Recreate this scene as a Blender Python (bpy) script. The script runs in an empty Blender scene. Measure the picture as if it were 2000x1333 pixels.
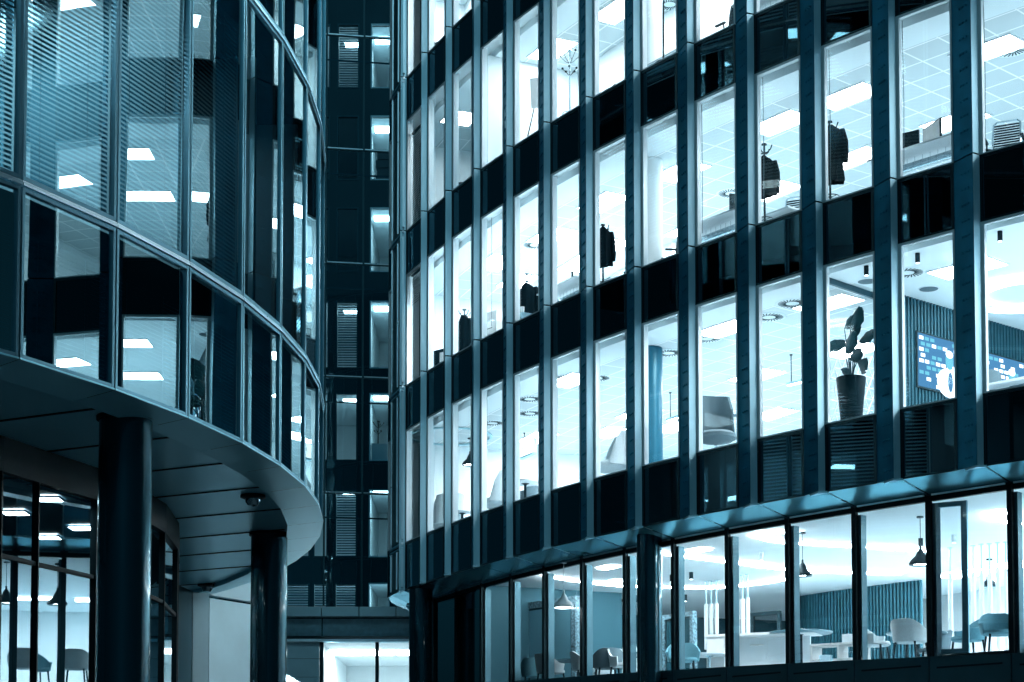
import bpy, bmesh, math, random
from mathutils import Vector, Matrix
random.seed(7)
sc = bpy.context.scene
R = math.radians
# ------------------------------------------------------------------ camera, world, exposure
FPX, PITCH, Y0 = 3603.28, 0.057575, 1397.34          # focal length in px of a 2000 px wide frame, tilt, optical axis row
cam = bpy.data.objects.new('camera', bpy.data.cameras.new('camera'))
sc.collection.objects.link(cam)
cam.data.sensor_width = 36.0
cam.data.lens = FPX * 36.0 / 2000.0
cam.data.shift_y = (Y0 - 666.5) / 2000.0
cam.data.clip_start = 0.1
cam.data.clip_end = 2000
cam.location = (0, 0, 0)
cam.rotation_euler = (math.pi / 2 + PITCH, 0, 0)
sc.camera = cam
world = bpy.data.worlds.new('World'); sc.world = world; world.use_nodes = True
wn = world.node_tree.nodes; wl = world.node_tree.links
bg = wn['Background']
sky = wn.new('ShaderNodeTexSky'); sky.sky_type = 'NISHITA'; sky.sun_disc = False
sky.sun_elevation = R(-1.0); sky.sun_rotation = R(176)
tint = wn.new('ShaderNodeMix'); tint.data_type = 'RGBA'; tint.blend_type = 'MULTIPLY'; tint.inputs[0].default_value = 1
tint.inputs[7].default_value = (.10, .66, 1, 1)
lum = wn.new('ShaderNodeRGBToBW'); wl.new(sky.outputs['Color'], lum.inputs[0])
wl.new(lum.outputs[0], tint.inputs[6]); wl.new(tint.outputs[2], bg.inputs['Color'])
bg.inputs['Strength'].default_value = 0.09
sc.view_settings.view_transform = 'Standard'
sc.view_settings.look = 'None'
sc.view_settings.exposure = 1.0
sc.view_settings.gamma = 1.0
sc.render.engine = 'CYCLES'
cy = sc.cycles
cy.max_bounces = 10; cy.diffuse_bounces = 4; cy.glossy_bounces = 4; cy.transmission_bounces = 4
cy.transparent_max_bounces = 24; cy.caustics_reflective = False; cy.caustics_refractive = False
cy.sample_clamp_indirect = 6.0; cy.use_denoising = True
LAMP = 26.0
sun = bpy.data.objects.new('sun', bpy.data.lights.new('sun', 'SUN')); sc.collection.objects.link(sun)
sun.data.energy = 0.18; sun.data.angle = R(12); sun.data.color = (.40, .84, 1.0)
sun.rotation_euler = Vector((.07, -.95, .60)).to_track_quat('Z', 'Y').to_euler()      # faint night light from behind the camera

# ------------------------------------------------------------------ materials
def new_mat(name):
    m = bpy.data.materials.new(name); m.use_nodes = True
    return m, m.node_tree.nodes, m.node_tree.links
def pbr(name, col, rough=.5, metal=0., spec=.5, var=0., scale=3., bump=0., bscale=40., coat=0., stretch=None):
    m, n, l = new_mat(name); b = n['Principled BSDF']
    b.inputs['Base Color'].default_value = (*col, 1); b.inputs['Roughness'].default_value = rough
    b.inputs['Metallic'].default_value = metal; b.inputs['Specular IOR Level'].default_value = spec
    b.inputs['Coat Weight'].default_value = coat; b.inputs['Specular Tint'].default_value = (.42, .86, 1, 1)
    if var or bump:
        tc = n.new('ShaderNodeTexCoord'); mp = n.new('ShaderNodeMapping'); l.new(tc.outputs['Object'], mp.inputs[0])
        if stretch: mp.inputs['Scale'].default_value = stretch
    if var:
        t = n.new('ShaderNodeTexNoise'); t.inputs['Scale'].default_value = scale; t.inputs['Detail'].default_value = 5
        l.new(mp.outputs[0], t.inputs['Vector'])
        r = n.new('ShaderNodeMapRange'); r.inputs[1].default_value = .3; r.inputs[2].default_value = .7
        r.inputs[3].default_value = 1 - var; r.inputs[4].default_value = 1 + var; l.new(t.outputs['Fac'], r.inputs[0])
        mx = n.new('ShaderNodeMix'); mx.data_type = 'RGBA'; mx.blend_type = 'MULTIPLY'; mx.inputs[0].default_value = 1
        mx.inputs[6].default_value = (*col, 1); l.new(r.outputs[0], mx.inputs[7]); l.new(mx.outputs[2], b.inputs['Base Color'])
        r2 = n.new('ShaderNodeMapRange'); r2.inputs[3].default_value = max(.02, rough * (1 - var)); r2.inputs[4].default_value = min(1, rough * (1 + var))
        l.new(t.outputs['Fac'], r2.inputs[0]); l.new(r2.outputs[0], b.inputs['Roughness'])
    if bump:
        t2 = n.new('ShaderNodeTexNoise'); t2.inputs['Scale'].default_value = bscale; l.new(mp.outputs[0], t2.inputs['Vector'])
        bp = n.new('ShaderNodeBump'); bp.inputs['Strength'].default_value = bump; bp.inputs['Distance'].default_value = .02
        l.new(t2.outputs['Fac'], bp.inputs['Height']); l.new(bp.outputs[0], b.inputs['Normal'])
    return m
def emit(name, col, s):
    m, n, l = new_mat(name); n.remove(n['Principled BSDF'])
    e = n.new('ShaderNodeEmission'); e.inputs[0].default_value = (*col, 1); e.inputs[1].default_value = s
    l.new(e.outputs[0], n['Material Output'].inputs[0]); return m
def glass(name, ior, tint, refl=(1, 1, 1), rough=0., wave=0., wscale=1.2):
    m, n, l = new_mat(name); n.remove(n['Principled BSDF'])
    t = n.new('ShaderNodeBsdfTransparent'); t.inputs[0].default_value = (*tint, 1)
    g = n.new('ShaderNodeBsdfGlossy'); g.inputs['Color'].default_value = (*refl, 1); g.inputs['Roughness'].default_value = rough
    fr = n.new('ShaderNodeFresnel'); fr.inputs[0].default_value = ior
    mx = n.new('ShaderNodeMixShader'); l.new(fr.outputs[0], mx.inputs[0]); l.new(t.outputs[0], mx.inputs[1]); l.new(g.outputs[0], mx.inputs[2])
    l.new(mx.outputs[0], n['Material Output'].inputs[0])
    if wave:
        tc = n.new('ShaderNodeTexCoord'); mp = n.new('ShaderNodeMapping'); mp.inputs['Scale'].default_value = (1, 1, .45)
        l.new(tc.outputs['Object'], mp.inputs[0])
        nz = n.new('ShaderNodeTexNoise'); nz.inputs['Scale'].default_value = wscale; nz.inputs['Detail'].default_value = 1
        l.new(mp.outputs[0], nz.inputs['Vector'])
        bp = n.new('ShaderNodeBump'); bp.inputs['Strength'].default_value = wave; bp.inputs['Distance'].default_value = .05
        l.new(nz.outputs['Fac'], bp.inputs['Height']); l.new(bp.outputs[0], g.inputs['Normal'])
    return m
def tile_mat(name, tile, line):
    m, n, l = new_mat(name); b = n['Principled BSDF']; b.inputs['Roughness'].default_value = .8
    uv = n.new('ShaderNodeTexCoord')
    br = n.new('ShaderNodeTexBrick'); br.offset = 0; br.squash = 1
    br.inputs['Color1'].default_value = (*tile, 1); br.inputs['Color2'].default_value = (*[c * .93 for c in tile], 1)
    br.inputs['Mortar'].default_value = (*line, 1); br.inputs['Scale'].default_value = 1
    br.inputs['Mortar Size'].default_value = .018; br.inputs['Brick Width'].default_value = .75; br.inputs['Row Height'].default_value = .6
    l.new(uv.outputs['UV'], br.inputs['Vector']); l.new(br.outputs['Color'], b.inputs['Base Color'])
    return m
def slat_mat(name, col, gap, pitch):
    m, n, l = new_mat(name); b = n['Principled BSDF']; b.inputs['Roughness'].default_value = .4
    b.inputs['Base Color'].default_value = (*col, 1)
    return m

M = {}
M['rivet'] = pbr('dark riveted metal', (.014, .115, .185), .45, .8, .5, .25, 2.2, .05, 60)
M['fin'] = pbr('satin fin metal', (.38, .60, .69), .45, .5, .5, .10, 1.5, 0, 40, 0, (1, 1, .3))
M['black'] = pbr('black gasket', (.003, .008, .011), .5, 0, .15)
M['frame'] = pbr('pale window frame', (.72, .80, .84), .4, .1)
M['spandrel'] = glass('black spandrel glass', 1.75, (.0, .0, .0), (.40, .82, 1), .01, .02, .9)
M['spandrel_frame'] = pbr('black anodised frame', (.004, .012, .017), .35, .2)
M['soffit'] = pbr('soffit panel metal', (.20, .52, .64), .25, .6, .5, .03, 1.1)
M['soffit_dark'] = pbr('dark soffit panel metal', (.34, .78, .92), .28, .2, .5, .03, .9)
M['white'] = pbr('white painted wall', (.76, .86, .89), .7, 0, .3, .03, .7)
M['offwhite'] = pbr('ceiling board', (.72, .83, .87), .8, 0, .3)
M['floor'] = pbr('pale office carpet', (.48, .59, .64), .8, 0, .3, .1, 30)
M['tiles'] = tile_mat('ceiling tiles', (.53, .635, .67), (.84, .90, .92))
M['tealwall'] = pbr('dim blue grey wall', (.24, .48, .57), .7, 0, .3, .04, .6)
M['teal'] = pbr('teal painted column', (.008, .085, .14), .35, 0, .5, .05, 2)
M['dark'] = pbr('dark void', (.003, .010, .014), .8, 0, .2)
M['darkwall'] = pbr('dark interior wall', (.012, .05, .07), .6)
M['linkwall'] = pbr('dark link facade', (.002, .012, .019), .45, .1, .5, .2, .8)
M['linkframe'] = pbr('dark link frame', (.012, .045, .06), .4, .3)
M['linkslat'] = pbr('dim blind slat', (.05, .13, .17), .4, .3)
M['glass'] = glass('clear window glass', 1.5, (.96, .97, .975))
M['skin'] = glass('mirror coated facade glass', 4.2, (.58, .71, .76), (.70, .95, 1), 0, .022, .9)
M['link_glass'] = glass('tinted link glass', 1.5, (.45, .72, .80), (.7, .92, 1), 0, .06, 1.5)
M['shop_glass'] = glass('street level glass', 3.4, (.62, .80, .86), (.8, .95, 1), 0, .012, .8)
M['skin_frame'] = pbr('slim aluminium frame', (.12, .26, .33), .32, .6, .5, .08, 3)
M['post'] = pbr('inner post metal', (.05, .11, .14), .4, .3, .4, .08, 3)
M['strip'] = pbr('bright aluminium strip', (.55, .70, .77), .28, .75, .5, .06, 3)
M['slat'] = pbr('aluminium blind slat', (.55, .76, .84), .12, .85)
M['column'] = pbr('dark steel column', (.003, .024, .036), .26, .6, .5, .25, 3.0, .02, 25, .3, (1, 1, .12))
M['lamp'] = emit('lit diffuser', (.92, .975, 1), LAMP * .66)
M['lamp_bright'] = emit('bright lit diffuser', (.94, .98, 1), LAMP * 1.25)
M['lamp_lounge_fill'] = emit('lounge fill diffuser', (.94, .98, 1), LAMP * 2.0)
M['lamp_soft'] = emit('soft lit diffuser', (.75, .93, 1), 5)
M['led'] = emit('led line', (.92, .98, 1), 60)
M['coat'] = pbr('black cloth', (.002, .006, .009), .95, 0, .05, .2, 20)
M['chrome'] = pbr('polished steel', (.45, .55, .60), .18, .95)
M['plastic'] = pbr('black plastic', (.004, .011, .016), .45, 0, .15)
M['grey'] = pbr('grey upholstery', (.10, .15, .175), .85, 0, .2, .08, 30)
M['pale'] = pbr('pale upholstery', (.52, .62, .66), .85, 0, .2, .06, 30)
M['blue'] = pbr('blue upholstery', (.10, .25, .31), .85, 0, .2, .08, 30)
M['desk'] = pbr('pale desk laminate', (.60, .68, .72), .4)
M['card'] = pbr('white cardboard', (.62, .66, .67), .8, 0, .2, .05, 8)
M['ink'] = pbr('black print', (.01, .02, .025), .8)
M['leaf'] = pbr('dark plant leaf', (.006, .040, .052), .45, 0, .25, .3, 6)
M['pot'] = pbr('dark glazed pot', (.0012, .009, .014), .5, 0, .12, .1, 3)
M['screen_off'] = pbr('blank grey screen', (.10, .25, .32), .3)
M['screen_dark'] = pbr('dark screen', (.012, .05, .065), .25)
M['pebble'] = pbr('pebble mosaic', (.10, .18, .22), .5, 0, .5, .9, 22, .6, 22)
M['slatwood'] = pbr('dark timber slat', (.012, .06, .085), .5, 0, .4, .2, 6)
M['wood_table'] = pbr('dark table top', (.03, .09, .12), .35)
M['stone'] = pbr('pale cladding panel', (.52, .74, .82), .5, .1, .4, .08, 1.2, .02, 30)
M['louvre'] = pbr('louvre metal', (.36, .58, .66), .4, .4, .5, .15, 6)
M['paving'] = pbr('granite paving', (.09, .12, .135), .7, 0, .4, .25, 1.5, .1, 30)
M['plinth'] = pbr('dark plinth panel', (.012, .045, .06), .4, .2, .5, .15, 1.5)
M['tv_blue'] = emit('screen blue', (.06, .20, .38), .8)
M['tv_pale'] = emit('screen pale', (.70, .88, 1), 1.6)
M['tv_mid'] = emit('screen teal', (.12, .42, .55), .9)
M['sign'] = emit('lit sign face', (.9, .98, 1), 1.5)
M['letter'] = pbr('pale sign letter', (.62, .75, .80), .5)
M['sail'] = pbr('white card', (.85, .9, .92), .5)

# ------------------------------------------------------------------ mesh helpers
class MB:
    def __init__(s): s.v = []; s.f = []; s.m = []; s.uv = {}; s.cur = 0
    def quad(s, a, b, c, d, uv=None):
        k = len(s.v); s.v += [tuple(a), tuple(b), tuple(c), tuple(d)]
        if uv: s.uv[len(s.f)] = uv
        s.f.append((k, k + 1, k + 2, k + 3)); s.m.append(s.cur)
    def poly(s, pts):
        k = len(s.v); s.v += [tuple(p) for p in pts]; s.f.append(tuple(range(k, k + len(pts)))); s.m.append(s.cur)
    def prism(s, pts, z0, z1):                                  # plan polygon [(x,y)] extruded in z
        k = len(s.v); n = len(pts)
        s.v += [(p[0], p[1], z0) for p in pts] + [(p[0], p[1], z1) for p in pts]
        for i in range(n):
            j = (i + 1) % n; s.f.append((k + i, k + j, k + n + j, k + n + i)); s.m.append(s.cur)
        s.f.append(tuple(k + i for i in reversed(range(n)))); s.m.append(s.cur)
        s.f.append(tuple(k + n + i for i in range(n))); s.m.append(s.cur)
    def box(s, c, size, ax=None, ay=None, az=None):
        c = Vector(c); ax = Vector(ax or (1, 0, 0)); ay = Vector(ay or (0, 1, 0)); az = Vector(az or (0, 0, 1))
        hx, hy, hz = ax * size[0] / 2, ay * size[1] / 2, az * size[2] / 2
        k = len(s.v)
        for sz in (-1, 1):
            for a, b in ((-1, -1), (1, -1), (1, 1), (-1, 1)): s.v.append(tuple(c + hx * a + hy * b + hz * sz))
        for f in ((3, 2, 1, 0), (4, 5, 6, 7), (0, 1, 5, 4), (1, 2, 6, 5), (2, 3, 7, 6), (3, 0, 4, 7)):
            s.f.append(tuple(k + i for i in f)); s.m.append(s.cur)
    def bar(s, a, b, w, h):                                     # box from a to b, w across, h up
        a = Vector(a); b = Vector(b); d = (b - a); L = d.length
        if L < 1e-6: return
        d /= L; up = Vector((0, 0, 1)) if abs(d.z) < .95 else Vector((1, 0, 0))
        sx = d.cross(up).normalized(); uz = sx.cross(d)
        s.box((a + b) / 2, (L, w, h), d, sx, uz)
    def tube(s, path, r, n=8, cap=True):
        path = [Vector(p) for p in path]; rr = r if isinstance(r, (list, tuple)) else [r] * len(path)
        k = len(s.v); up = Vector((.13, .07, 1)).normalized()
        for i, p in enumerate(path):
            d = (path[min(i + 1, len(path) - 1)] - path[max(i - 1, 0)]).normalized()
            sx = d.cross(up if abs(d.dot(up)) < .97 else Vector((1, 0, 0))).normalized(); sy = d.cross(sx)
            for j in range(n):
                a = 2 * math.pi * j / n; s.v.append(tuple(p + (sx * math.cos(a) + sy * math.sin(a)) * rr[i]))
        for i in range(len(path) - 1):
            for j in range(n):
                q = (j + 1) % n; s.f.append((k + i * n + j, k + i * n + q, k + (i + 1) * n + q, k + (i + 1) * n + j)); s.m.append(s.cur)
        if cap:
            s.f.append(tuple(k + j for j in reversed(range(n)))); s.m.append(s.cur)
            e = k + (len(path) - 1) * n; s.f.append(tuple(e + j for j in range(n))); s.m.append(s.cur)
    def lathe(s, prof, c=(0, 0, 0), n=20, cap=True):            # prof [(r,z)]
        k = len(s.v)
        for r, z in prof:
            for j in range(n):
                a = 2 * math.pi * j / n; s.v.append((c[0] + r * math.cos(a), c[1] + r * math.sin(a), c[2] + z))
        for i in range(len(prof) - 1):
            for j in range(n):
                q = (j + 1) % n; s.f.append((k + i * n + j, k + i * n + q, k + (i + 1) * n + q, k + (i + 1) * n + j)); s.m.append(s.cur)
        if cap:
            s.f.append(tuple(k + j for j in reversed(range(n)))); s.m.append(s.cur)
            e = k + (len(prof) - 1) * n; s.f.append(tuple(e + j for j in range(n))); s.m.append(s.cur)
    def grid(s, rows, close=False):                             # rows of points -> sheet
        k = len(s.v); n = len(rows[0])
        for r in rows: s.v += [tuple(p) for p in r]
        for i in range(len(rows) - 1):
            for j in range(n if close else n - 1):
                q = (j + 1) % n; s.f.append((k + i * n + j, k + i * n + q, k + (i + 1) * n + q, k + (i + 1) * n + j)); s.m.append(s.cur)
    def shell(s, rows, th):                                     # sheet with thickness, rows of Vector
        n = len(rows[0]); m = len(rows); P = [[Vector(p) for p in r] for r in rows]; Q = []
        for i in range(m):
            qr = []
            for j in range(n):
                a = P[i][min(j + 1, n - 1)] - P[i][max(j - 1, 0)]; b = P[min(i + 1, m - 1)][j] - P[max(i - 1, 0)][j]
                nn = a.cross(b); nn = nn.normalized() if nn.length > 1e-9 else Vector((0, 0, 1)); qr.append(P[i][j] + nn * th)
            Q.append(qr)
        s.grid(P); s.grid(Q)
        edge = [P[0][j] for j in range(n)] + [P[i][n - 1] for i in range(1, m)] + [P[m - 1][j] for j in range(n - 2, -1, -1)] + [P[i][0] for i in range(m - 2, 0, -1)]
        edq = [Q[0][j] for j in range(n)] + [Q[i][n - 1] for i in range(1, m)] + [Q[m - 1][j] for j in range(n - 2, -1, -1)] + [Q[i][0] for i in range(m - 2, 0, -1)]
        s.grid([edge, edq], True)
    def build(s, name, mats, parent=None, smooth=False, loc=None):
        me = bpy.data.meshes.new(name); me.from_pydata(s.v, [], s.f)
        if not isinstance(mats, (list, tuple)): mats = [mats]
        for m in mats: me.materials.append(M[m] if isinstance(m, str) else m)
        me.polygons.foreach_set('material_index', s.m)
        if s.uv:
            uvl = me.uv_layers.new(name='UVMap')
            for fi, uv in s.uv.items():
                for li, c in zip(me.polygons[fi].loop_indices, uv): uvl.data[li].uv = c
        if smooth:
            me.polygons.foreach_set('use_smooth', [True] * len(me.polygons))
            me.set_sharp_from_angle(angle=R(38))
        me.update()
        o = bpy.data.objects.new(name, me); sc.collection.objects.link(o)
        if parent: o.parent = parent
        if loc: o.location = loc
        return o
def tag(o, label=None, cat=None, group=None, kind=None):
    if label: o['label'] = label
    if cat: o['category'] = cat
    if group: o['group'] = group
    if kind: o['kind'] = kind
    return o
def thing(name, label, cat, loc=(0, 0, 0), rz=0, group=None):
    o = bpy.data.objects.new(name, None); sc.collection.objects.link(o); o.location = loc; o.rotation_euler = (0, 0, rz)
    o.empty_display_size = .2
    return tag(o, label, cat, group)
def part(name, parent):
    o = bpy.data.objects.new(name, None); sc.collection.objects.link(o); o.parent = parent; o.empty_display_size = .1
    return o
def text_mesh(txt, size, mat, name, parent, mtx, depth=.004):
    cu = bpy.data.curves.new(name, 'FONT'); cu.body = txt; cu.size = size; cu.extrude = depth; cu.align_x = 'CENTER'; cu.align_y = 'CENTER'
    tmp = bpy.data.objects.new('tmp', cu); sc.collection.objects.link(tmp)
    bpy.context.view_layer.update()
    me = bpy.data.meshes.new_from_object(tmp.evaluated_get(bpy.context.evaluated_depsgraph_get()))
    bpy.data.objects.remove(tmp)
    me.transform(mtx); me.materials.clear(); me.materials.append(M[mat])
    o = bpy.data.objects.new(name, me); sc.collection.objects.link(o); o.parent = parent
    return o
NAMES = {'C': 'lowest office floor', 'B': 'middle office floor', 'A': 'upper office floor', 'Z': 'top office floor', 'G': 'street level lounge'}
ORD = ['corner', 'first', 'second', 'third', 'fourth', 'fifth', 'sixth', 'seventh', 'eighth', 'ninth', 'tenth', 'eleventh', 'twelfth', 'thirteenth', 'fourteenth', 'fifteenth', 'sixteenth', 'seventeenth', 'eighteenth']

# ------------------------------------------------------------------ plan curves, measured once
def ray(px, py):
    x = (px - 1000) / FPX; v = (Y0 - py) / FPX; c, s = math.cos(PITCH), math.sin(PITCH)
    return Vector((x, c - v * s, s + v * c))
def on_z(px, py, z):
    d = ray(px, py); return d * (z / d.z)
def on_y(px, py, y):
    d = ray(px, py); return d * (y / d.y)
def proj(p):
    c, s = math.cos(PITCH), math.sin(PITCH); d = p[1] * c + p[2] * s
    return 1000 + FPX * p[0] / d, Y0 - FPX * (-p[1] * s + p[2] * c) / d
FLOOR = 3.7
W, TH0, DTH, DDTH = 1.5028, 1.18805, -.033732, -.0000744
def fhead(i): return TH0 + DTH * i + DDTH * i * i if i >= 0 else TH0 + DTH * i
TIP = {0: Vector((-2.5778, 42.7204))}
UMAX = 18
for i in range(UMAX + 2):
    TIP[i + 1] = TIP[i] + W * Vector((math.cos(fhead(i)), -math.sin(fhead(i))))
TIP[-1] = TIP[0] - W * Vector((math.cos(fhead(-1)), -math.sin(fhead(-1))))
TIP[-2] = TIP[-1] - W * Vector((math.cos(fhead(-2)), -math.sin(fhead(-2))))
def nin(u): th = fhead(u - .5); return Vector((math.sin(th), math.cos(th)))
def tang(u): th = fhead(u - .5); return Vector((math.cos(th), -math.sin(th)))
OUT = .16                                                       # how far the fin tips stand out
WA, WW = -.02, .675                                              # window start and end, as shares of a bay
def F(u, t):
    i = math.floor(u); fr = u - i
    return TIP[i].lerp(TIP[i + 1], fr) + nin(u) * (OUT - .045 + t)
def F3(u, t, z): p = F(u, t); return Vector((p.x, p.y, z))
def at(px, t, z):                                               # the place t metres behind the facade seen in column px
    lo, hi = -1.5, UMAX + .5
    for _ in range(40):
        mid = (lo + hi) / 2
        if proj(F3(mid, t, z))[0] < px: lo = mid
        else: hi = mid
    return lo
def spot(px, t, z): return F3(at(px, t, z), t, z)
def ang(u): v = nin(u); return math.atan2(v.y, v.x)             # direction into the building
SILL = {'C': 6.508, 'B': 10.208, 'A': 13.908, 'Z': 17.608}
WH = 2.65; SPH = 1.05; FOOT = 5.383; GH = 5.20
def gsill(u): return 2.82 - .0415 * (u - 6.7)

# ================================================================== GROUND
g = MB(); g.quad((-150, -60, -1.7), (150, -60, -1.7), (150, 260, -1.7), (-150, 260, -1.7))
tag(g.build('plaza_ground', 'paving'), 'dark granite paving of the courtyard below', 'ground', kind='structure')

# ================================================================== OFFICE BUILDING ON THE RIGHT (curved, pleated facade)
OB = thing('office_building', 'bright curved office building with dark riveted fins between tall lit windows', 'building', (0, 0, -1.7))
def P(mb, name, mats, parent=None, smooth=False):
    o = mb.build(name, mats, parent or OB, smooth)
    if (parent or OB) is OB: o.location = (0, 0, 1.7)
    return o
def plate(mb, u0, u1, t0, t1, z, step=1., flip=False):
    u = u0
    while u < u1 - 1e-6:
        v = min(u + step, u1)
        a, b, c, d = F3(u, t0, z), F3(v, t0, z), F3(v, t1, z), F3(u, t1, z)
        uv = [(u * W, t0), (v * W, t0), (v * W, t1), (u * W, t1)]
        if flip: mb.quad(d, c, b, a, uv[::-1])
        else: mb.quad(a, b, c, d, uv)
        u = v
def curved_box(mb, u0, u1, t0, t1, z0, z1, step=1.):
    u = u0; pts = [u0]
    while u < u1 - 1e-6: u = min(u + step, u1); pts.append(u)
    outer = [F(p, t0) for p in pts]; inner = [F(p, t1) for p in pts]
    mb.prism([(p.x, p.y) for p in outer] + [(p.x, p.y) for p in reversed(inner)], z0, z1)
def ring(mb, u0, u1, z0, z1, t0, t1, l, r, b, tp):              # rectangular frame in the facade plane
    du = 1 / W
    curved_box(mb, u0, u0 + l * du, t0, t1, z0, z1); curved_box(mb, u1 - r * du, u1, t0, t1, z0, z1)
    curved_box(mb, u0 + l * du, u1 - r * du, t0 + .002, t1 - .002, z0, z0 + b); curved_box(mb, u0 + l * du, u1 - r * du, t0 + .002, t1 - .002, z1 - tp, z1)
BAYS = range(-1, UMAX)
def rivets(mb, i, z0, z1):
    a, b = F(i + WW + .004, -.002), F(i + .969, -OUT)
    d = (b - a).normalized(); nrm = Vector((-(-d.y), -d.x)); nrm = Vector((d.y, -d.x))
    if nrm.dot(-nin(i + .8)) < 0: nrm = -nrm
    L = (b - a).length
    z = z0 + .14
    while z < z1 - .08:
        for k in range(3):
            c = a + d * (L * (.42 + .17 * k)); c3 = Vector((c.x, c.y, z + .0)); r = .021
            e1 = Vector((d.x, d.y, 0)); e2 = Vector((0, 0, 1)); e3 = Vector((nrm.x, nrm.y, 0))
            kk = len(mb.v)
            for rr, h in ((1, .001), (.6, .018)):
                for j in range(6):
                    an = j * math.pi / 3; mb.v.append(tuple(c3 + (e1 * math.cos(an) + e2 * math.sin(an)) * r * rr + e3 * h))
            for j in range(6):
                q = (j + 1) % 6; mb.f.append((kk + j, kk + q, kk + 6 + q, kk + 6 + j)); mb.m.append(mb.cur)
            mb.f.append(tuple(kk + 6 + j for j in range(6))); mb.m.append(mb.cur)
        z += .245
segs = [(FOOT, SILL['B']), (SILL['B'], SILL['A']), (SILL['A'], SILL['Z']), (SILL['Z'], SILL['Z'] + 3.0)]
for i in BAYS:
    for z0, z1 in segs:
        z0 += .012; z1 -= .012
        m = MB()
        a, tip = F(i + WW, 0), F(i + .969, -OUT)
        n_ = nin(i + .8); tg = tang(i + .8)
        a2 = a + n_ * .05 + tg * .02; t2 = tip + n_ * .05 + tg * .01
        m.prism([(q.x, q.y) for q in (a, tip, t2, a2)], z0, z1)      # riveted cap: sloping plate from the window to the tip
        if i >= 3: rivets(m, i, z0, z1)
        fo = P(m, 'fin', ['rivet'])
        r = MB()
        p0 = tip + tg * .002; p1 = F(i + .992, -.025); p2 = p1 + n_ * .012 - tg * .03; p3 = tip + n_ * .06 + tg * .012
        r.prism([(q.x, q.y) for q in (p0, p1, p2, p3)], z0 + .001, z1 - .001)
        r.build('return_plate', 'fin', fo)
    f_ = MB(); tip = F(i + .969, -OUT - .01); a = F(i + WW + .10, -.03); b = F(i + 1.035, -.05)
    f_.prism([(a.x, a.y), (tip.x, tip.y), (b.x, b.y)], FOOT - .025, FOOT + .006)
    P(f_, 'fin_foot', 'fin')
for row, s in SILL.items():
    for i in BAYS:
        u0, u1 = i + WA, i + WW
        fr = MB(); ring(fr, u0, u1, s, s + WH, -.01, .06, .075, .03, .02, .045)
        wpart = P(fr, 'window', 'frame')
        pn = MB(); a, b = F3(u0 + .05, .02, s + .02), F3(u1 - .02, .02, s + .02)
        up = Vector((0, 0, WH - .065)); pn.quad(a, b, b + up, a + up); pn.build('pane', 'glass', wpart)
        sph = s - FOOT if row == 'C' else SPH
        sp = MB(); ring(sp, u0, u1, s - sph, s - .006, -.012, .05, .05, .05, .035, .05)
        spart = P(sp, 'spandrel_panel', 'spandrel_frame')
        g2 = MB(); a, b = F3(u0 + .03, .004, s - sph + .03), F3(u1 - .03, .004, s - sph + .03)
        up = Vector((0, 0, sph - .08)); g2.quad(a, b, b + up, a + up); g2.build('dark_glass', 'spandrel', spart)
    k = MB()
    curved_box(k, -1, UMAX, .062, .30, s - SPH + .18, s - .012)
    P(k, 'slab_edge', 'dark')
    pr = MB()
    for i in BAYS: curved_box(pr, i + WW + .005, i + 1.0 + WA, .062, .15, s - .01, s + WH + .1)
    P(pr, 'pier_wall', 'white')
    pb = MB()
    for i in BAYS: curved_box(pb, i + WW + .002, i + 1.0 + WA - .002, .012, .06, s - SPH, s + WH)
    P(pb, 'fin_backing', 'black')
    fl = MB(); plate(fl, -1, UMAX, .062, 9, s - .008); P(fl, 'office_floor', 'floor')
    ce = MB(); ce.cur = 0; plate(ce, -1, UMAX, .46, 1.15, s + WH + .012)
    for i in BAYS:                                             # pelmet pocket over each window
        pass
    plate(ce, -1, UMAX, .062, .46, s + WH + .16); 
    q = -1
    while q < UMAX:
        a, b = F3(q, .46, s + WH + .012), F3(q + 1, .46, s + WH + .012); up = Vector((0, 0, .148)); ce.quad(a, b, b + up, a + up); q += 1
    P(ce, 'ceiling_margin', 'offwhite')
    ct = MB(); plate(ct, -1, 9.75 if row == 'C' else UMAX, 1.15, 9, s + WH + .016); P(ct, 'tiled_ceiling', 'tiles' if row != 'Z' else 'offwhite')
    if row == 'C': ct = MB(); plate(ct, 9.75, UMAX, 1.15, 9, s + WH + .016); P(ct, 'plain_ceiling', 'offwhite')
    top = MB(); plate(top, -1, UMAX, .3, 9, s + WH + .9); P(top, 'slab_underside', 'dark')
    bw = MB(); curved_box(bw, -1, UMAX, 9, 9.15, s - .01, s + WH + .5); P(bw, 'back_wall', 'white')
    ew = MB(); curved_box(ew, -1.08, -1.0, 0.06, 9.1, s - .2, s + WH + .5); curved_box(ew, UMAX, UMAX + .08, .06, 9.1, s - .2, s + WH + .5); P(ew, 'end_wall', 'white')
rf = MB(); curved_box(rf, -1, UMAX, .0, 9.2, SILL['Z'] + 2.7, SILL['Z'] + 3.2); P(rf, 'roof', 'dark')
pp = MB(); curved_box(pp, -1, UMAX, -.02, .3, SILL['Z'] + WH, SILL['Z'] + 3.1); P(pp, 'parapet', 'spandrel_frame')
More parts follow.
